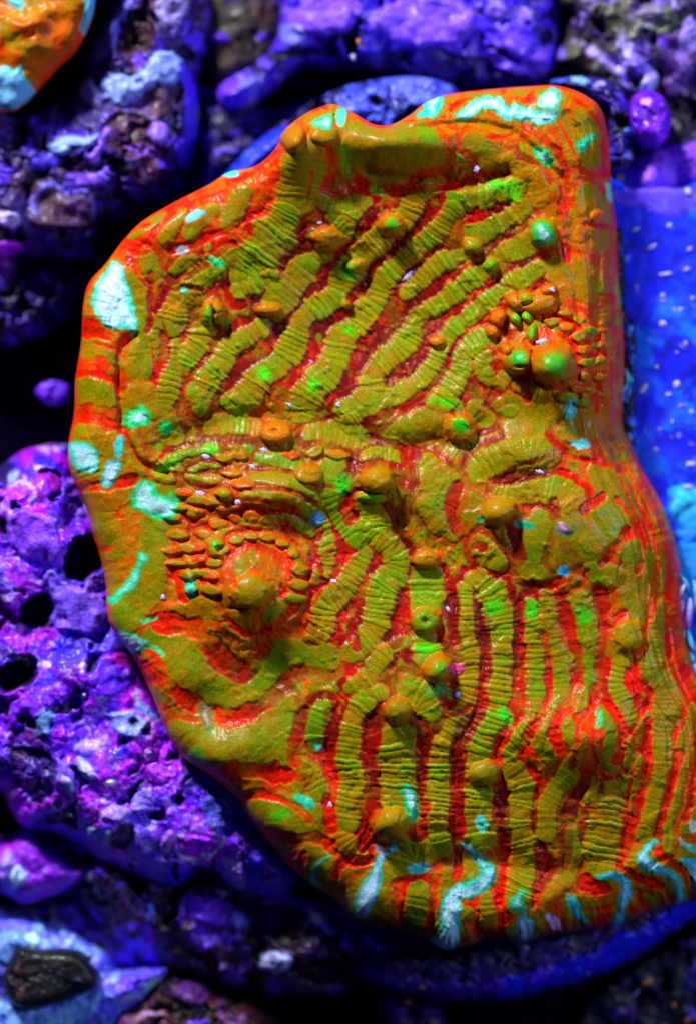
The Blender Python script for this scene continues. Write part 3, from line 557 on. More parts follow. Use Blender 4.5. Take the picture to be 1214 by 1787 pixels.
# the slit mouth of the orange polyp and a few others
for mx_, my_, a, b in [(478,751,11,3),(742,1084,7,5),(430,1062,26,3),(905,640,8,3)]:
    e = np.hypot((x - mx_) / a, (y - my_) / b); H = H - 7 * np.exp(-e ** 2); co.blend(np.exp(-e ** 2 * 1.5) * .6, (120,26,6))
for t in TIP_GLINT:
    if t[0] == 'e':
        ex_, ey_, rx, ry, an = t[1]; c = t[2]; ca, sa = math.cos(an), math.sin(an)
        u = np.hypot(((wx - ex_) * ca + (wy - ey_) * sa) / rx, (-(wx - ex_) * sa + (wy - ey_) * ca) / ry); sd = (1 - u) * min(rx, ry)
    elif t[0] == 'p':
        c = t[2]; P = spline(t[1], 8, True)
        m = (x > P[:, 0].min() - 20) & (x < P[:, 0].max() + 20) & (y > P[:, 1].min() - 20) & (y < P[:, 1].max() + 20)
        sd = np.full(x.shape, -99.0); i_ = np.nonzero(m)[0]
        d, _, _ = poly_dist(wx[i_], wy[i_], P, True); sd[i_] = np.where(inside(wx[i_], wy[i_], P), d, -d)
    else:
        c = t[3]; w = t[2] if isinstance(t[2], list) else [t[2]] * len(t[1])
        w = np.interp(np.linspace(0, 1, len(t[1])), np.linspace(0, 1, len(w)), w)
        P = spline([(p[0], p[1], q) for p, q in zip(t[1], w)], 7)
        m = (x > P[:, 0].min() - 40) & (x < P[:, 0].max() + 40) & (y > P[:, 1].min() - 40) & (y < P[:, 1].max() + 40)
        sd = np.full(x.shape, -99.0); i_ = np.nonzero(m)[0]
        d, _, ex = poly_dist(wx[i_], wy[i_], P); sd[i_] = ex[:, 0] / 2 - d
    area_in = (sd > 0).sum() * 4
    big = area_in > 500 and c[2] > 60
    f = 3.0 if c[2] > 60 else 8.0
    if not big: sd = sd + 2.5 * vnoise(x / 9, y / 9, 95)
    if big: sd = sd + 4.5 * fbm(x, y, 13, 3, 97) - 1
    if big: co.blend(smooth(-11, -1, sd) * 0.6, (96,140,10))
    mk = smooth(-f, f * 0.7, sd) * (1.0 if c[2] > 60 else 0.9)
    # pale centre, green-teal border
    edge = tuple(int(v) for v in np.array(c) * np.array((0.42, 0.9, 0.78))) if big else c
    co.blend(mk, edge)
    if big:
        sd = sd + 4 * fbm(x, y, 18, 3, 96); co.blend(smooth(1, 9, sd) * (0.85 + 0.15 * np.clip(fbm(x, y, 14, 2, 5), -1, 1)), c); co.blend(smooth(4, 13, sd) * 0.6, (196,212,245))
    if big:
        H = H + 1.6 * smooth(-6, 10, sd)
        pid[sd > 0] = nid; co.parts[nid] = ('tip_with_glint', None); nid += 1
# thin bright red rim
co.blend(smooth(7, 1.5, de) * smooth(1250, 1400, x + y * 0.0 + 0) * 0, RED)
rimred = smooth(6, 1, de + 3 * vnoise(sarc / 30, 0 * sarc, 4)) * (1 - smooth(1440, 1520, y)) * (0.6 + 0.4 * vnoise(sarc / 70, 0 * sarc, 6))
co.blend(np.clip(rimred, 0, 1) * (co.col[:, 2] < 0.08), (240,44,4))
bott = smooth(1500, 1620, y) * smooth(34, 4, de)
co.blend(bott * 0.5 * (co.col[:, 2] < 0.1), (70,20,50))  # shade where the lower edge curves under, put into the colour
H = H + 0.25 * fbm(x, y, 8, 2, 71)
co.H = H; co.pid = pid
coral = empty('plate_coral', (0, 0, 0), 'large orange red and olive striped plate coral with teal growing tips and painted glints, filling the middle', 'coral')
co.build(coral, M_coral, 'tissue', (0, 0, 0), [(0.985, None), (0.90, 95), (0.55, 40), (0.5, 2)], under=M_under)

# ================================================================== the small coral at the top left
c2 = Relief([(-80,-80),(172,-80),(168,-10),(160,35),(146,66),(130,92),(100,120),(66,158),(40,184),(10,196),(-80,190)], 2.6)
x, y, de = c2.x, c2.y, c2.de
wx = x + 8 * fbm(x, y, 40, 3, 511); wy = y + 8 * fbm(x, y, 40, 3, 512)
dn = np.clip(de / 40, 0, 1)
H2 = 120 - 45 * (1 - np.sqrt(np.clip(1 - (1 - dn) ** 2, 0, 1))) + 12 * fbm(x, y, 60, 2, 513) + 2.5 * fbm(wx, wy, 18, 2, 514)
c2.blend(np.ones_like(x), (196,84,0)); c2.blend(smooth(-.45, .2, fbm(wx, wy, 44, 3, 515)) * .9, (158,116,0)); c2.blend(smooth(0.15, .5, fbm(wx, wy, 26, 3, 516)) * .7, (222,56,0))
c2.blend(smooth(-.1, .5, fbm(wx, wy, 14, 3, 519)) * .4, (120,90,0))
c2.blend(smooth(16, 3, de + 5 * vnoise(x / 20, y / 20, 9)) , (232,48,0))
for j, (px, py, w_) in enumerate([((-30, 20), (60, 40), 18), ((0, 60), (90, 20), 16), ((20, 110), (70, 80), 20)]):
    d, _, _ = poly_dist(wx, wy, spline([px, py], 10)); H2 = H2 + 9 * np.exp(-(d / w_) ** 2)
for i, P_ in enumerate([[(-10,118),(10,112),(22,128),(34,118),(44,140),(58,158),(52,178),(24,184),(-10,180)], [(138,-20),(160,-20),(166,20),(152,50),(146,66),(140,48),(144,20)], [(10,-6),(36,-4),(38,14),(22,10)]]):
    P_ = spline(P_, 8, True); d, _, _ = poly_dist(wx, wy, P_, True); sd = np.where(inside(wx, wy, P_), d, -d)
    c2.blend(smooth(-3, 2, sd), (60,190,190)); c2.blend(smooth(1, 9, sd), (110,176,232)); H2 = H2 + 5 * smooth(0, 7, sd)
    c2.pid[sd > 0] = i + 1; c2.parts[i + 1] = ('tip_with_glint', None)
c2.H = H2
coral2 = empty('plate_coral', (0, 0, 0), 'small orange coral with pale blue tips, only its corner showing at the top left', 'coral')
c2.build(coral2, M_coral, 'tissue', (0, 0, 0), [(0.985, None), (0.9, 20), (0.7, -130)], under=M_under)

# ================================================================== ROCKS
def paint_mask(r, wx, wy, shape):
    if shape[0] == 'e':
        _, ex, ey, rx, ry, an = shape; ca, sa = math.cos(an), math.sin(an)
        u = np.hypot(((wx - ex) * ca + (wy - ey) * sa) / rx, (-(wx - ex) * sa + (wy - ey) * ca) / ry); return (1 - u) * min(rx, ry)
    if shape[0] == 'l':
        P = spline([(p[0], p[1]) for p in shape[1]], 9); d, _, _ = poly_dist(wx, wy, P); return shape[2] / 2 - d
    P = spline(shape[1], 9, True); d, _, _ = poly_dist(wx, wy, P, True); return np.where(inside(wx, wy, P), d, -d)
def rock(name, label, outline, zt, edge, base, palette, patches, step=4.0, seed=1, rough=26, fine=8, pit=10, tilt=(0, 0), warp=9, bottom=2, part='crust', cat='rock', mat=None, rimr=None, psc=26):
    r = Relief(outline, step, 10)
    x, y, de = r.x, r.y, r.de
    wx = x + warp * fbm(x, y, 40, 4, seed + 1); wy = y + warp * fbm(x, y, 40, 4, seed + 2)
    Rr = rimr or edge * 0.7
    dn = np.clip(de / Rr, 0, 1)
    H = zt - edge * (1 - np.sqrt(np.clip(1 - (1 - dn) ** 2, 0, 1)))
    cx, cy = x.mean(), y.mean()
    H = H + tilt[0] * (x - cx) + tilt[1] * (y - cy)
    H = H + 1.35 * rough * fbm(x, y, 85, 3, seed + 3)
    Hmac = H; H = H + fine * fbm(x, y, 22, 3, seed + 4)
    qx = x + 16 * fbm(x, y, 36, 3, seed + 8); qy = y + 16 * fbm(x, y, 36, 3, seed + 9)
    d1, d2, cr = cells(qx, qy, psc * 1.3, seed + 5)
    where_ = smooth(-0.1, 0.5, fbm(x, y, 70, 2, seed + 6))
    H = H - pit * 0.9 * smooth(0.22, 0.0, d2 - d1) * where_
    e1, e2, er = cells(qx, qy, psc * 0.5, seed + 15)
    H = H + pit * 0.6 * np.sqrt(np.clip(1 - (e1 / 0.5) ** 2, 0, 1)) * (er > 0.6) * smooth(-0.1, 0.3, fbm(x, y, 46, 2, seed + 16))
    pk = smooth(0.42, 0.56, fbm(qx, qy, 34, 3, seed + 17)) * min(1, pit / 6); H = H - 18 * pk
    vein = smooth(0.09, 0.0, np.abs(fbm(qx, qy, 48, 4, seed + 18, 0.6))) * smooth(0.0, 0.45, fbm(x, y, 64, 2, seed + 19))
    H = H + 3.5 * vein * min(1, pit / 6)
    r.blend(np.ones_like(x), base)
    for i, (c, sc, lo, hi, a) in enumerate(palette):
        r.blend(smooth(lo, hi, fbm(wx, wy, sc, 4, seed + 20 + 7 * i, 0.62)) * a, c)
    r.col = r.col * (0.82 + 0.36 * cr[:, None])
    r.blend(pk * 0.9, tuple(int(v * .25) for v in base))  # shadow in the pockets painted in as darkened base colour
    r.blend(vein * 0.75 * min(1, pit / 6), tuple(int(min(250, 60 + v * 0.95)) for v in base) if sum(base) > 120 else LIL)
    nid = 1
    Hd = H - Hmac; PM = np.zeros_like(x); SD = []
    for (shape, c, raise_, *opt) in patches:
        sd = paint_mask(r, wx, wy, shape)
        sd = sd + 2.5 * fbm(x, y, 13, 3, seed + 50); SD.append(sd)
        if raise_ > 3: PM = np.maximum(PM, smooth(-2, 6, sd))
    H = Hmac + Hd * (1 - 0.75 * PM) + 2.2 * PM * fbm(x, y, 16, 3, seed + 51)
    for sd, (shape, c, raise_, *opt) in zip(SD, patches):
        H = H + raise_ * smooth(0, min(14, max(6, abs(raise_) * 0.45)), sd)
        a = opt[0] if opt else 0.95
        mot = np.clip(0.95 + 0.25 * fbm(wx, wy, 16, 3, seed + 60 + nid), 0.3, 1)
        r.blend(smooth(-2, 3, sd) * a * mot, c)
        if raise_ > 0 and (sd > 0).sum() > 25:
            r.pid[sd > 0] = nid; r.parts[nid] = (part, None)
        elif raise_ < -25 and (sd > 0).sum() > 12:
            r.pid[sd > 0] = nid; r.parts[nid] = ('hole', None)
        nid += 1
    # fine nodules and pale dots
    n1, _, nr = cells(qx, qy, 12, seed + 70)
    spot = smooth(0.42, 0.2, n1 * (0.8 + 1.6 * nr)) * (nr > 0.72) * smooth(-.1, .3, fbm(x, y, 55, 2, seed + 71)); H = H + 3.0 * spot
    r.col = np.clip(1.55 * r.col ** 1.22 * np.array([1.45, 1.15, 1.45]), 0, 0.95)  # contrast put into the pigment: shadowed parts darker, pale patches as highlights
    lum = r.col.mean(1, keepdims=True)
    r.col = r.col * (1 - 0.5 * spot[:, None]) + 0.5 * spot[:, None] * (lin((180,160,250)) * np.clip(lum * 9, 0.2, 1))
    r.H = np.maximum(H, bottom + 3)
    k = (CAMZ - zt) / (CAMZ - ZREF)
    org = (float((cx - CX) * k * S), float((CY - cy) * k * S), bottom * S)
    root = empty(name, org, label, cat)
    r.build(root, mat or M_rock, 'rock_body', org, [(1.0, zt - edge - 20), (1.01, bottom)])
    return r, root
def E(x, y, rx, ry=None, an=0): return ('e', x, y, rx, ry or rx, an)
def Ln(w, *p): return ('l', p, w)
def Pg(*p): return ('p', p)
BR = 1.22
VIO, DVI, MAG, LIL, PBL, CYB, BRN, DBR, NAV = (78,26,200), (34,10,84), (128,22,168), (128,96,238), (118,146,236), (70,150,245), (66,28,52), (30,8,26), (14,8,60)

# floor of the tank and back water
def flat_sheet(name, x0, y0, x1, y1, z, mat, col, n=60, amp=6):
    X, Y = np.meshgrid(np.linspace(x0, x1, n), np.linspace(y0, y1, n)); x_, y_ = X.ravel(), Y.ravel()
    V = world(x_, y_, 0 * x_ + z + 0.0); V[:, 2] += amp * fbm(x_, y_, 120, 3, 5) * S
    idx = np.arange(n * n).reshape(n, n); F = np.stack([idx[:-1, :-1], idx[1:, :-1], idx[1:, 1:], idx[:-1, 1:]], -1).reshape(-1, 4)
    return mesh_obj(name, V, F, mat, None, np.tile(lin(col), (len(V), 1)))
props(flat_sheet('tank_floor', -2600, -2600, 3800, 4400, -140, M_floor, (8, 3, 20), 120, 14), kind='structure')  # near-black colour stands in for shadow in the gaps

ZB = -134
rock('live_rock', 'dark violet hooked rock with pale blue crust at upper left beside the small coral',
 [(-60,210),(40,200),(120,160),(165,70),(185,-60),(330,-60),(362,-20),(366,60),(345,120),(346,200),(338,260),(318,322),(270,352),(205,372),(168,432),(110,455),(30,450),(-60,470)],
 60, 110, (40,16,92), [((70,24,180),60,0,.5,.7),(BRN,45,.05,.4,.75),((96,60,220),26,.25,.6,.6),((14,8,40),50,.2,.6,.8)],
 [(Pg((60,320),(120,330),(158,360),(150,395),(90,402),(50,385)),(66,40,56),8,.8),(E(225,235,52,40,.3),(62,30,50),-14,.9),(E(262,180,45,30,-.4),(78,56,60),6,.8),(E(235,60,42,40,.4),(52,20,30),-20,.9),
  (Pg((186,170),(180,140),(230,125),(268,100),(300,92),(312,118),(318,135),(292,146),(262,150),(235,172),(205,184)),PBL,16),
  (Pg((88,258),(104,244),(150,238),(170,232),(168,250),(140,262),(100,274)),(120,150,235),14),(Ln(14,(188,232),(176,256),(166,276)),LIL,8),
  (Ln(26,(318,130),(332,180),(330,230),(316,272)),(74,50,214),10,.85),(E(280,225,24,18,.5),(130,110,240),8),(Pg((150,110),(180,60),(205,20),(235,-10),(215,40),(190,95)),(112,118,225),8,.8),
  (E(160,160,16,22),(130,140,220),10),(E(12,378,26,12,.3),(150,150,240),10),(E(12,436,30,22),(150,30,190),8),(E(75,285,26,18),(70,60,190),4,.7),(Ln(9,(60,372),(56,350),(80,330),(120,326),(158,345),(160,380)),(110,110,200),5,.7),
  (E(255,265,32,9,.2),(110,70,170),-10,.7),(E(130,290,30,12),(60,10,30),-10,.8),(E(195,320,40,20),(60,20,130),0,.7),(E(160,312,34,14,-.3),(120,90,230),6,.8),(E(300,20,26,30),(150,150,200),6,.6),(E(345,190,9,13),(90,110,60),6,.8)],
 step=3.2, seed=100, rough=22, bottom=ZB)
rock('live_rock', 'violet crusted rock lying across the top behind the striped coral',
 [(480,-60),(700,-70),(940,-60),(975,20),(968,80),(962,120),(900,150),(820,150),(700,140),(600,115),(520,110),(470,150),(420,190),(385,185),(380,150),(430,120),(476,80),(490,20)],
 20, 100, (58,28,178), [((110,70,240),50,-.1,.5,.8),((150,130,245),22,.2,.6,.6),((20,8,70),60,.1,.6,.8)],
 [(Pg((610,98),(700,82),(800,92),(880,118),(930,150),(800,165),(640,140)),(26,8,70),-16,.9),(E(560,30,60,34),(106,70,236),14,.8),(E(740,40,100,44),(108,76,240),16,.8),(E(510,60,26,22),(110,130,190),8,.7),(E(530,95,60,12),(14,18,40),-20,.9),
  (E(900,70,32,32),(90,50,210),6,.7),(E(950,66,14,20),(16,6,30),-24,.9),(E(405,160,22,20),(90,50,215),8,.8),(E(440,150,26,16),(100,110,180),8,.6),(E(615,80,14,18),(24,18,8),-14,.9),(E(870,20,22,18),(120,100,245),8,.8)],
 step=3.6, seed=200, rough=20, fine=7, bottom=ZB)
rock('live_rock', 'mottled olive and lilac rock at the upper right corner above the blue slab',
 [(930,-60),(1270,-60),(1280,330),(1180,340),(1110,345),(1085,300),(1090,240),(1060,190),(1030,150),(985,135),(955,100),(985,30)],
 40, 120, (42,26,70), [((70,76,40),50,.0,.4,.75),((150,140,210),34,.2,.6,.7),((10,6,20),60,.15,.5,.85),((96,40,190),50,.3,.7,.7)],
 [(E(1135,22,26,12),(120,70,170),8,.7),(Ln(22,(1080,70),(1110,110),(1140,140),(1130,150)),(150,150,225),12,.85),(E(1090,40,40,30),(66,74,36),6,.7),(E(1190,205,40,44),(8,2,22),-34,.9),(E(1120,100,20,40),(80,40,150),0,.6),
  (E(1150,30,34,24),(96,120,80),6,.6),(E(975,95,10,14),(110,100,180),6,.8),(E(1010,110,26,14),(50,16,16),-12,.9),(Pg((1100,290),(1130,262),(1180,255),(1270,260),(1270,330),(1105,330)),(122,70,220),16,.9),(E(1080,190,20,40),(10,4,26),-24,.95),
  (E(1180,110,30,60),(80,40,120),4,.6),(E(1205,60,20,30),(140,130,200),6,.7)],
 step=3.6, seed=300, rough=24, bottom=ZB)
rock('round_alga', 'glossy purple round alga between the coral top corner and the lilac rock',
 [(1108,165),(1130,158),(1155,168),(1170,200),(1166,235),(1150,252),(1128,248),(1105,232),(1098,200)],
 120, 46, (92,22,180), [((130,40,210),20,.0,.5,.7)], [(E(1128,175,10,7),(190,150,250),3,.8),(E(1125,215,5,5),(200,180,250),3),(E(1150,200,10,16),(120,30,200),2,.6)],
 step=3, seed=330, rough=3, fine=2, pit=2, bottom=20, cat='alga', part='pale_spot')
rock('sponge_clump', 'dark glassy clump with pale sparkling grains hugging the coral top right corner',
 [(960,142),(1000,134),(1050,136),(1080,150),(1102,190),(1108,235),(1104,280),(1085,300),(1066,290),(1060,230),(1050,190),(1010,165)],
 100, 60, (30,16,90), [((70,60,170),24,.0,.5,.8),((8,4,20),30,.1,.5,.9)],
 [(E(1010,142,22,6,.1),(110,160,230),6,.9),(E(975,141,18,4,0),(70,110,220),5,.8),(E(1050,150,9,7),(150,150,200),6),(E(1100,235,16,10),(90,140,235),7,.9),(E(1096,270,7,6),(140,150,240),5),(E(1058,180,8,14),(90,60,160),4),(E(1080,215,14,22),(5,2,14),-14)],
 step=2.6, seed=340, rough=8, fine=8, pit=8, bottom=10, cat='sponge')
rock('live_rock', 'smooth pale blue stone peeking out right behind the coral lip',
 [(560,175),(600,152),(650,140),(710,134),(760,140),(800,160),(790,200),(700,240),(600,220)], 66, 70, (66,84,196), [((90,104,190),40,0,.5,.7),((20,16,90),30,-.1,.4,.9)], [(E(700,140,30,6),(80,90,200),5)], step=3.6, seed=350, rough=18, fine=8, pit=6, bottom=ZB)
rock('live_rock', 'narrow bright blue stone slanting out from under the coral left shoulder',
 [(385,318),(410,285),(450,245),(480,225),(510,222),(500,262),(460,300),(420,330)], 40, 44, (16,40,170), [((30,90,220),40,0,.5,.7)], [(E(456,285,5,4),(90,190,240),4)], step=3.5, seed=360, rough=5, fine=3, pit=2, bottom=ZB)
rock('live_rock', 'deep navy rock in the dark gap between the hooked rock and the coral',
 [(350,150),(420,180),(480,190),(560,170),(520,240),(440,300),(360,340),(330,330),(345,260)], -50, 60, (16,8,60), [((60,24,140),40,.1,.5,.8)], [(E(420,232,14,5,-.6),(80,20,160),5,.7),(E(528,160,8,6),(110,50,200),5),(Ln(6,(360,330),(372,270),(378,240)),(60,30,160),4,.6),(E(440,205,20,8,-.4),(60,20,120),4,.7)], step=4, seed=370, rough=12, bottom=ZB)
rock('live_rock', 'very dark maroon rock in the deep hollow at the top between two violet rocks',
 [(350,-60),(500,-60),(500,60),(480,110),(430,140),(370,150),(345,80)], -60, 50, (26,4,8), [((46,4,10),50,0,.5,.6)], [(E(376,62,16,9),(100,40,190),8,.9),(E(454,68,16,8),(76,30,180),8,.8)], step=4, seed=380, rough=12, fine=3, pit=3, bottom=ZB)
rock('live_rock', 'dark midnight violet rock on the left edge under the hooked rock, with pale specks',
 [(-60,440),(60,440),(130,450),(140,520),(100,560),(40,590),(-60,600)], 0, 90, (24,10,70), [((60,24,150),36,.1,.5,.8),((4,2,16),50,.1,.5,.8)],
 [(E(8,460,22,20),(120,20,160),6,.8),(E(10,458,7,6),(190,170,240),4),(E(65,528,11,8),(170,170,240),5),(E(85,490,8,7),(110,90,210),4,.8),(E(40,505,7,6),(90,60,190),3,.8)], step=3.6, seed=390, rough=16, bottom=ZB)
rock('coralline_disc', 'small round purple disc floating alone in the black gap left of the coral',
 [(62,682),(78,666),(98,664),(120,674),(121,690),(104,704),(84,706),(68,696)], -20, 16, (76,22,160), [((110,50,200),20,0,.5,.6)], [(E(96,675,16,5),(110,60,200),2,.5)], step=2.6, seed=395, rough=2, fine=1.5, pit=1.5, bottom=-60, cat='algae disc', part='pale_spot')
rock('live_rock', 'large bright violet coralline boulder with round holes at lower left beside the coral',
 [(-60,830),(-10,822),(40,786),(90,778),(125,790),(175,900),(230,1050),(290,1200),(350,1290),(430,1370),(480,1450),(520,1510),(500,1560),(430,1560),(360,1530),(300,1550),(240,1530),(180,1505),(130,1470),(90,1450),(40,1440),(0,1380),(-60,1340)],
 150, 140, (90,20,190), [((140,22,176),60,-.25,.25,.9),((100,80,236),50,.05,.5,.7),((150,140,245),20,.25,.6,.75),((26,10,110),60,.15,.55,.8),((40,40,220),45,.2,.6,.6)],
 [(E(148,974,40,42),(14,4,34),-85),(E(68,1068,34,30,.2),(8,2,22),-80),(E(22,1182,44,28),(10,4,26),-75),  # shade inside the round holes painted as near-black colour
  (Pg((80,1000),(95,990),(120,1010),(150,1030),(180,1035),(190,1080),(160,1105),(100,1095),(84,1050)),(108,84,236),16,.9),(Pg((20,900),(50,890),(90,910),(108,945),(100,985),(60,980),(20,940)),(112,66,226),12,.8),
  (Ln(12,(15,850),(40,845),(60,860),(60,878)),(150,140,245),6),(E(72,815,14,7),(170,150,250),5),(E(20,830,12,10),(140,170,150),5,.7),(E(25,865,34,18),(150,30,190),6,.7),(E(170,880,26,30,.3),(130,120,245),8,.85),(E(85,845,30,22),(150,30,180),4,.6),
  (Pg((188,1262),(185,1245),(212,1240),(240,1246),(262,1262),(250,1280),(222,1290),(200,1286)),(110,136,190),14,.9),(E(233,1262,7,5),(8,4,24),-12),(E(258,1240,20,10,.5),(90,150,220),8,.8),(E(80,1262,18,24,.3),(96,140,190),8,.8),
  (E(150,1165,8,7),(190,180,250),5),(E(148,1175,6,6),(190,180,250),5),(E(80,1160,7,6),(180,170,250),4),(E(152,1214,6,6),(190,180,250),4),(E(140,1200,5,5),(150,120,240),4),(E(215,1190,26,18),(60,30,210),3,.7),
  (E(105,1236,9,7),(60,10,60),-8),(E(110,1140,60,12,.05),(60,30,170),-4,.7),(E(215,1150,26,14),(150,24,120),5,.8),(E(50,1290,40,30),(40,14,60),-6,.7),(Pg((10,1310),(60,1300),(100,1330),(80,1400),(40,1390)),(40,14,52),-12,.8),
  (E(150,1340,20,12,.9),(150,170,245),8,.85),(E(190,1365,8,6),(220,210,230),5),(E(115,1370,14,9,.6),(130,160,240),6,.9),(E(200,1420,26,18),(140,130,245),8,.8),(E(250,1400,18,24,.3),(130,120,245),6,.7),(E(165,1453,10,12),(110,150,180),9,.9),(E(190,1458,10,12),(120,170,190),9,.9),
  (E(120,1422,6,6),(130,200,220),5),(E(325,1430,10,14,.3),(120,80,220),5,.8),(Ln(8,(318,1498),(345,1500),(375,1490),(392,1474),(392,1462)),(160,160,250),7),(E(350,1470,30,14),(130,30,180),5,.8),(E(290,1465,12,18,.3),(150,110,245),6,.8),
  (E(385,1420,42,26,.8),(60,84,150),8,.85),(E(215,1460,26,20),(50,14,40),-10,.85),(E(400,1402,16,8,.4),(80,150,200),4,.7),(E(160,1300,30,14,-.3),(160,150,250),5,.6)],
 step=2.8, seed=400, rough=20, fine=6, pit=6, bottom=ZB, psc=24)
rock('live_rock', 'brown and violet knobbly rock below the boulder along the lower edge of the coral',
 [(110,1440),(180,1470),(260,1490),(340,1500),(420,1480),(480,1470),(560,1540),(620,1590),(660,1640),(650,1700),(560,1740),(440,1730),(340,1700),(260,1680),(180,1640),(130,1560)],
 40, 110, (48,14,66), [((64,30,60),50,0,.5,.6),((96,34,200),40,.0,.4,.85),((8,2,14),60,.1,.5,.85),((150,130,230),16,.5,.9,.5)],
 [(E(400,1530,70,36,.15),(64,34,58),14,.8),(E(440,1550,24,16,.3),(90,76,90),6,.6),(E(500,1600,50,34,.5),(50,26,34),10,.8),(Ln(16,(470,1570),(500,1565),(530,1580),(555,1602),(575,1625)),(110,90,240),9,.9),(E(553,1600,13,11),(170,190,250),6),
  (E(370,1590,55,26,.2),(92,26,180),9,.8),(E(418,1600,18,14),(110,140,220),6,.7),(E(480,1678,26,18,.1),(150,170,220),12,.9),(E(482,1680,8,6),(60,30,150),-8),(E(360,1638,14,8),(130,110,230),5,.7),(E(383,1560,8,7),(130,160,190),5,.8),
  (E(270,1550,60,36),(16,4,14),-18,.7),(E(560,1700,60,22),(10,4,16),-18,.8),(E(262,1590,8,12),(90,110,220),5,.8),(E(155,1530,9,7),(150,170,150),5,.7),(E(212,1545,10,6),(130,80,210),4,.7),(E(440,1480,40,14),(54,24,40),4,.6)],
 step=3.0, seed=500, rough=22, fine=9, pit=8, bottom=ZB)
rock('live_rock', 'magenta lobed rock with a pale wavy rim and cyan granules on the left edge',
 [(-60,1470),(-10,1478),(40,1460),(80,1480),(130,1510),(158,1520),(120,1550),(80,1566),(40,1576),(0,1560),(-60,1580)], 60, 60, (108,20,166), [((150,40,200),50,0,.5,.6),((60,20,140),40,.2,.6,.6)],
 [(Ln(4,(158,1520),(140,1535),(110,1550),(80,1565),(40,1576),(10,1568)),(170,130,230),4),(E(14,1520,20,34),(100,110,245),8,.9),(E(34,1528,16,20,.3),(150,190,225),9,.9),(E(14,1500,12,12),(140,130,240),6)],
 step=3.0, seed=600, rough=8, fine=4, pit=4, bottom=ZB)
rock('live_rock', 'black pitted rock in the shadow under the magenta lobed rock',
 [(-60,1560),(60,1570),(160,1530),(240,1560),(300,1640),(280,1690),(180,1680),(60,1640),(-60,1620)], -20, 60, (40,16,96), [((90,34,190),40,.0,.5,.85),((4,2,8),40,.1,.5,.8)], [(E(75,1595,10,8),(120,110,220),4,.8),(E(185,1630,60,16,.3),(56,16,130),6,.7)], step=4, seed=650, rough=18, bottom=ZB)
rock('live_rock', 'glowing blue and cyan crusted rock in the bottom left corner around a dark stone',
 [(-60,1590),(20,1600),(70,1604),(130,1630),(190,1672),(200,1700),(260,1690),(292,1688),(280,1712),(250,1745),(215,1770),(190,1800),(100,1830),(-60,1830)],
 50, 70, (88,90,236), [((110,170,250),50,-.1,.4,.8),((70,40,200),40,.1,.5,.8),((150,200,250),18,.2,.6,.6)],
 [(E(20,1660,30,34),(90,140,250),8,.8),(E(55,1642,16,14),(150,200,250),8),(Pg((0,1750),(60,1765),(120,1752),(170,1735),(160,1775),(100,1800),(0,1800)),(96,150,250),8,.85),(E(225,1722,18,15),(90,40,190),4,.7),(E(8,1776,9,6),(20,20,80),-8),(E(245,1705,30,10,-.3),(70,30,190),4,.7)],
 step=3.0, seed=700, rough=8, fine=5, pit=5, bottom=ZB)
rock('pebble', 'dark blackish green pebble set in the glowing blue crust at bottom left',
 [(4,1710),(18,1672),(34,1650),(60,1656),(120,1658),(150,1672),(172,1702),(170,1722),(130,1742),(80,1758),(40,1762),(14,1745)],
 96, 40, (16,16,20), [((30,14,20),40,0,.5,.7),((12,34,44),30,.1,.6,.6)], [(Ln(7,(30,1690),(32,1720),(28,1748)),(86,50,50),2,.7)], step=3.0, seed=720, rough=4, fine=2, pit=1.5, bottom=0, cat='pebble', part='pale_streak', rimr=20)
rock('live_rock', 'brown gritty rock cut off by the bottom edge, right of the blue crusted rock',
 [(190,1830),(200,1775),(250,1745),(290,1705),(340,1715),(380,1740),(440,1760),(470,1830)], 40, 70, (58,20,34), [((96,60,110),30,.1,.5,.7),((26,6,16),50,.1,.5,.8)], [(E(260,1768,22,8,-.2),(170,140,170),6,.8),(E(330,1730,30,18),(80,40,110),6,.7),(E(345,1785,18,10),(110,80,220),5,.8),(E(385,1765,6,16),(110,60,130),5,.7)], step=3.0, seed=740, rough=14, fine=7, bottom=ZB)

# round plug that carries the coral
rock('coral_plug', 'dark round mounting plug with a blue violet rim curving out below the coral',
 [(560,1610),(600,1680),(660,1722),(740,1742),(820,1748),(900,1745),(980,1726),(1060,1700),(1130,1660),(1190,1615),(1260,1560),(1290,1450),(1200,1380),(900,1360),(640,1420)],
 44, 60, (24,10,66), [((54,18,130),50,.0,.5,.7)], [(Ln(30,(640,1712),(740,1728),(860,1728)),(56,14,130),4,.7),(Ln(40,(880,1722),(980,1700),(1060,1668),(1130,1630),(1200,1590)),(12,20,170),5,.9),(E(860,1718,34,12,-.2),(78,16,160),3,.8),(E(940,1706,30,10,-.3),(90,20,180),3,.8),(E(655,1648,22,9,.3),(110,24,210),8,.9),
  (E(700,1690,46,22),(48,18,66),4,.6),(E(742,1725,5,4),(230,170,110),4)],
 step=3.0, seed=800, rough=5, fine=4, pit=4, bottom=ZB, cat='plug', rimr=60)
rock('live_rock', 'dark violet stump under the plug at the bottom middle', [(670,1720),(760,1725),(770,1830),(680,1830)], -60, 50, (36,12,70), [((70,20,110),30,0,.5,.6)], [], step=4, seed=820, rough=8, bottom=ZB)
rock('live_rock', 'near black rock in the bottom right corner with a few orange crumbs', [(1040,1715),(1100,1690),(1160,1650),(1270,1580),(1280,1830),(1000,1830)], -70, 50, (8,8,30), [((20,24,70),50,.1,.5,.7)], [(E(1098,1760,6,6),(120,30,150),4,.8),(E(1205,1720,12,16),(20,20,120),4,.8)], step=4, seed=840, rough=14, bottom=ZB)

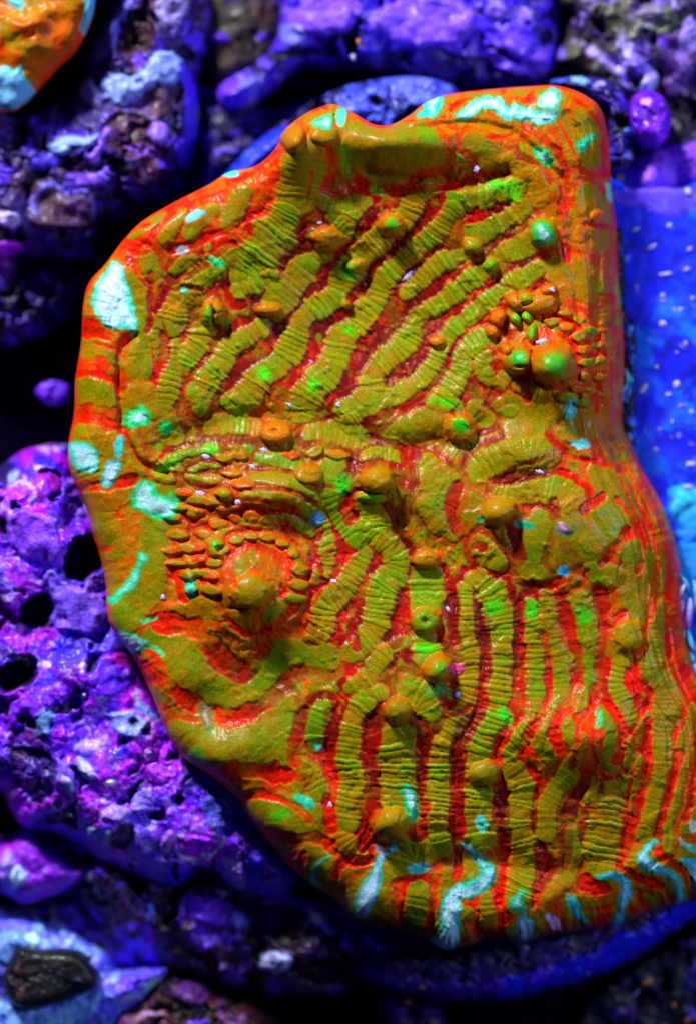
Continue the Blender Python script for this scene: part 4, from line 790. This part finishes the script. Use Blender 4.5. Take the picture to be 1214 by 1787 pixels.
# bright blue slab on the right
bl, broot = rock('blue_slab', 'bright blue flat slab strewn with pale specks right of the coral', [(1040,328),(1100,326),(1180,326),(1290,326),(1300,700),(1300,1240),(1200,1250),(1120,1150),(1060,900),(1040,600)],
 60, 24, (6,50,226), [((4,14,160),110,-.2,.35,.85),((26,120,246),70,.0,.5,.6),((6,6,120),44,.1,.6,.6)],
 [(E(1150,345,100,26),(110,80,225),2,.6),(E(1196,880,40,34,.3),(50,180,250),3,.7),(E(1200,1000,40,60),(30,150,245),3,.7),(E(1150,900,30,40,.3),(10,60,220),2,.6),(E(1185,880,26,16,-.2),(40,170,240),4,.7),(E(1195,930,34,16),(30,140,240),4,.6),(E(1130,700,50,60),(6,20,180),-2,.5)],
 step=4, seed=900, rough=3, fine=1.2, pit=0.4, warp=14, bottom=ZB, cat='slab', mat=M_blue, rimr=8)
# strip of dark algae beside the coral's waist
rock('algae_strip', 'thin dark strip of algae with icy cyan glints between coral waist and blue slab',
 [(1066,400),(1084,396),(1090,470),(1093,540),(1108,570),(1110,640),(1108,700),(1110,770),(1098,780),(1082,740),(1076,640)], 84, 24, (8,8,36), [((20,60,150),20,.1,.5,.8)],
 [(E(1097,580,4,7),(70,160,230),4),(Ln(5,(1090,650),(1086,690),(1088,720)),(80,190,235),4),(Ln(4,(1098,660),(1094,700)),(60,160,230),4),(E(1102,740,6,9),(60,130,220),4),(E(1104,620,4,10),(30,90,190),3),(E(1094,765,6,6),(60,150,230),4),(E(1102,600,5,5),(50,110,200),3)],
 step=2.2, seed=950, rough=5, fine=5, pit=4, bottom=55, cat='algae', part='glint_patch', rimr=8)

# ================================================================== small loose things
def hgt(r, px, py):
    i = np.argmin((r.x - px) ** 2 + (r.y - py) ** 2); return float(r.H[i])
def blob_mesh(n_u=8, n_v=5, seed=0, rough=0.25):
    rs = np.random.default_rng(seed); V = []; F = []
    for j in range(n_v + 1):
        th = math.pi * j / n_v
        for i in range(n_u):
            a = 2 * math.pi * i / n_u; rr = 1 + rough * (rs.random() - .5)
            V.append((math.sin(th) * math.cos(a) * rr, math.sin(th) * math.sin(a) * rr, math.cos(th)))
    for j in range(n_v):
        for i in range(n_u): F.append((j * n_u + i, (j + 1) * n_u + i, (j + 1) * n_u + (i + 1) % n_u, j * n_u + (i + 1) % n_u))
    return np.array(V), np.array(F)
def grain(name, px, py, z, rx, ry, an, mat, label, cat, group=None, seed=0, rz=None):
    V, F = blob_mesh(11, 7, seed, 0.9); rz = rz or min(rx, ry) * 0.5
    ca, sa = math.cos(-an), math.sin(-an)
    X = V[:, 0] * rx; Y = V[:, 1] * ry
    W_ = np.stack([X * ca - Y * sa, X * sa + Y * ca, V[:, 2] * rz], -1) * S
    p = world(np.array([px * 1.0]), np.array([py * 1.0]), z + rz * 0.45)[0]
    o = mesh_obj(name, W_, F, mat, None, None, None, tuple(p)); return props(o, label, cat, group)
G = 'white sediment flecks and modelled highlights on the coral'  # detritus flecks, with specular highlights built as solid grains among them
for i, (gx, gy, rx, ry, an, lb) in enumerate([(557,388,6,5,.2,'white fleck by the dark pocket above the orange knob'),(714,480,17,5,-.7,'longest pale lilac splinter lying in a red furrow of the upper fan'),
  (831,293,6,9,.2,'upright white fleck in the red furrow under the coral lip'),(945,597,12,7,-.3,'pale lilac fleck wedged above the two green tipped polyps'),(590,707,5,5,0,'tiny white fleck at the foot of a wide upper ridge'),
  (506,707,6,4,.5,'white fleck above the central crease, left of the tiny one'),(460,786,7,5,.1,'white fleck just under the orange ring polyp'),(441,815,7,6,.4,'pale fleck left of the topmost lens shaped fold'),
  (361,797,9,6,.1,'pale pink fleck among green streaks'),(350,862,11,6,.2,'pale fleck patch beside the teal green tip'),(416,876,8,6,0,'small lavender fleck in a red fold above the left mound'),
  (940,823,8,6,.3,'white fleck ringed by magenta on the right mound'),(580,1015,10,5,0,'brightest white fleck at the end of a bright red furrow'),(576,1405,5,7,0,'white fleck low in the left red furrow'),
  (780,1063,7,5,.6,'pinkish fleck in the furrow beside the green ringed polyp'),(797,1212,8,6,0,'lavender fleck below the pink edged knob'),(963,506,5,5,0,'grey lilac fleck on an orange bead'),
  (284,1042,6,6,0,'dull lilac fleck on the smooth green left flank'),(544,632,7,2.5,.8,'yellowish sliver in the upper left furrow'),(320,793,4,3,0,'tiny pale fleck left of the pink one'),(228,454,4,3,0,'tiny white fleck beside the largest pale tip')]):
    grain('pale_fleck', gx, gy, hgt(co, gx, gy) - 1.5, rx * .85, ry * .8, an, M_grain, lb, 'grain', G, i)
# specks on the blue slab
sp = [(1198,470,8,6),(1160,478,11,4),(1155,515,5,4),(1157,525,8,3),(1155,565,7,5),(1186,540,6,2.5),(1195,600,5,6),(1121,678,10,6),(1180,671,8,6),(1187,708,7,3),(1165,688,5,4),(1205,718,5,3),(1143,785,6,5),(1200,335,6,8),(1137,430,9,4),(1202,435,6,4),(1167,393,5,4),(1108,400,8,4),(1175,540,4,3),(1205,810,9,5),(1200,850,9,5),(1125,840,6,4),(1172,735,3,3),(1110,500,3,3),(1180,615,3,3),(1145,640,3,3),(1207,520,4,3),(1130,592,3,3),(1150,748,3,2)]
VV, FF, n0 = [], [], 0
for i, (gx, gy, rx, ry) in enumerate(sp):
    grain('sand_speck', gx, gy, hgt(bl, gx, gy), rx * .95, ry * .85, -.4 + .3 * math.sin(i * 7), M_grain if i % 3 else M_lilac,
          'pale elongated speck scattered on the blue slab', 'speck', 'pale specks on the blue slab', 40 + i)
# debris tufts between coral and panel, lower right
def filament(px, py, an, ln, w, mat, i, z):
    n = 7; m = 6; V = []; F = []
    for j in range(n):
        t = j / (n - 1); r_ = w * (0.35 + math.sin(math.pi * min(1, t * .9 + .08))) * .6
        cx_ = px + math.cos(an) * ln * (t - .5) + 3 * math.sin(3 * t + i); cy_ = py + math.sin(an) * ln * (t - .5) + 2 * math.cos(4 * t + i)
        for k in range(m):
            a = 2 * math.pi * k / m
            V.append((cx_ - px - math.sin(an) * math.cos(a) * r_, -(cy_ - py + math.cos(an) * math.cos(a) * r_), math.sin(a) * r_ + 6 * math.sin(math.pi * t)))
    for j in range(n - 1):
        for k in range(m): F.append((j * m + k, j * m + (k + 1) % m, (j + 1) * m + (k + 1) % m, (j + 1) * m + k))
    return np.array(V) * S, np.array(F)
fl = empty('filament_tuft', tuple(world(np.array([1195.]), np.array([1080.]), 110)[0]), 'tuft of cyan, white and pink filaments at the coral right flank below the blue slab', 'filaments')
for i, (a, b, an, ln, w, mt) in enumerate([(1192,1020,1.2,46,7,M_cyan),(1186,1060,1.35,40,5,M_grain),(1203,1070,1.5,52,7,M_lilac),(1195,1110,1.1,44,8,M_cyan),(1206,1120,1.3,50,8,M_cyan),(1183,1110,1.0,34,5,M_grain),(1204,1150,1.35,40,8,M_cyan),(1211,1040,1.45,60,6,M_cyan),(1188,1032,1.8,26,6,M_grain),(1213,1170,1.5,36,8,M_cyan)]):
    V, F = filament(a, b, an, ln, w, mt, i, 110)
    p = world(np.array([float(a)]), np.array([float(b)]), 108 + i % 3 * 6)[0] - np.array(fl.location)
    mesh_obj('filament', V, F, mt, fl, None, None, tuple(p))
for i, (a, b, rx, ry, an, mt, lb) in enumerate([(1128,1714,11,4,-.5,M_orange,'orange crumb like a short stick on the near black rock'),(1174,1753,4,4,0,M_orange,'round orange crumb on the near black rock'),(1198,1780,7,4,-.6,M_orange,'orange crumb nearest the bottom right corner'),(1107,1735,12,2,-.8,M_lilac,'thin lilac sliver beside the orange stick crumb'),
    (712,1748,5,4,0,M_orange,'orange crumb on the dark stump under the plug'),(625,72,3,5,0,M_orange,'upper small peach crumb on the violet top rock'),(615,100,4,5,0,M_grain,'lower small pale crumb on the violet top rock')]):
    z = -20 if b > 1700 else 40
    grain('debris_crumb', a, b, z, rx, ry, an, mt, lb, 'crumb', None, 80 + i)
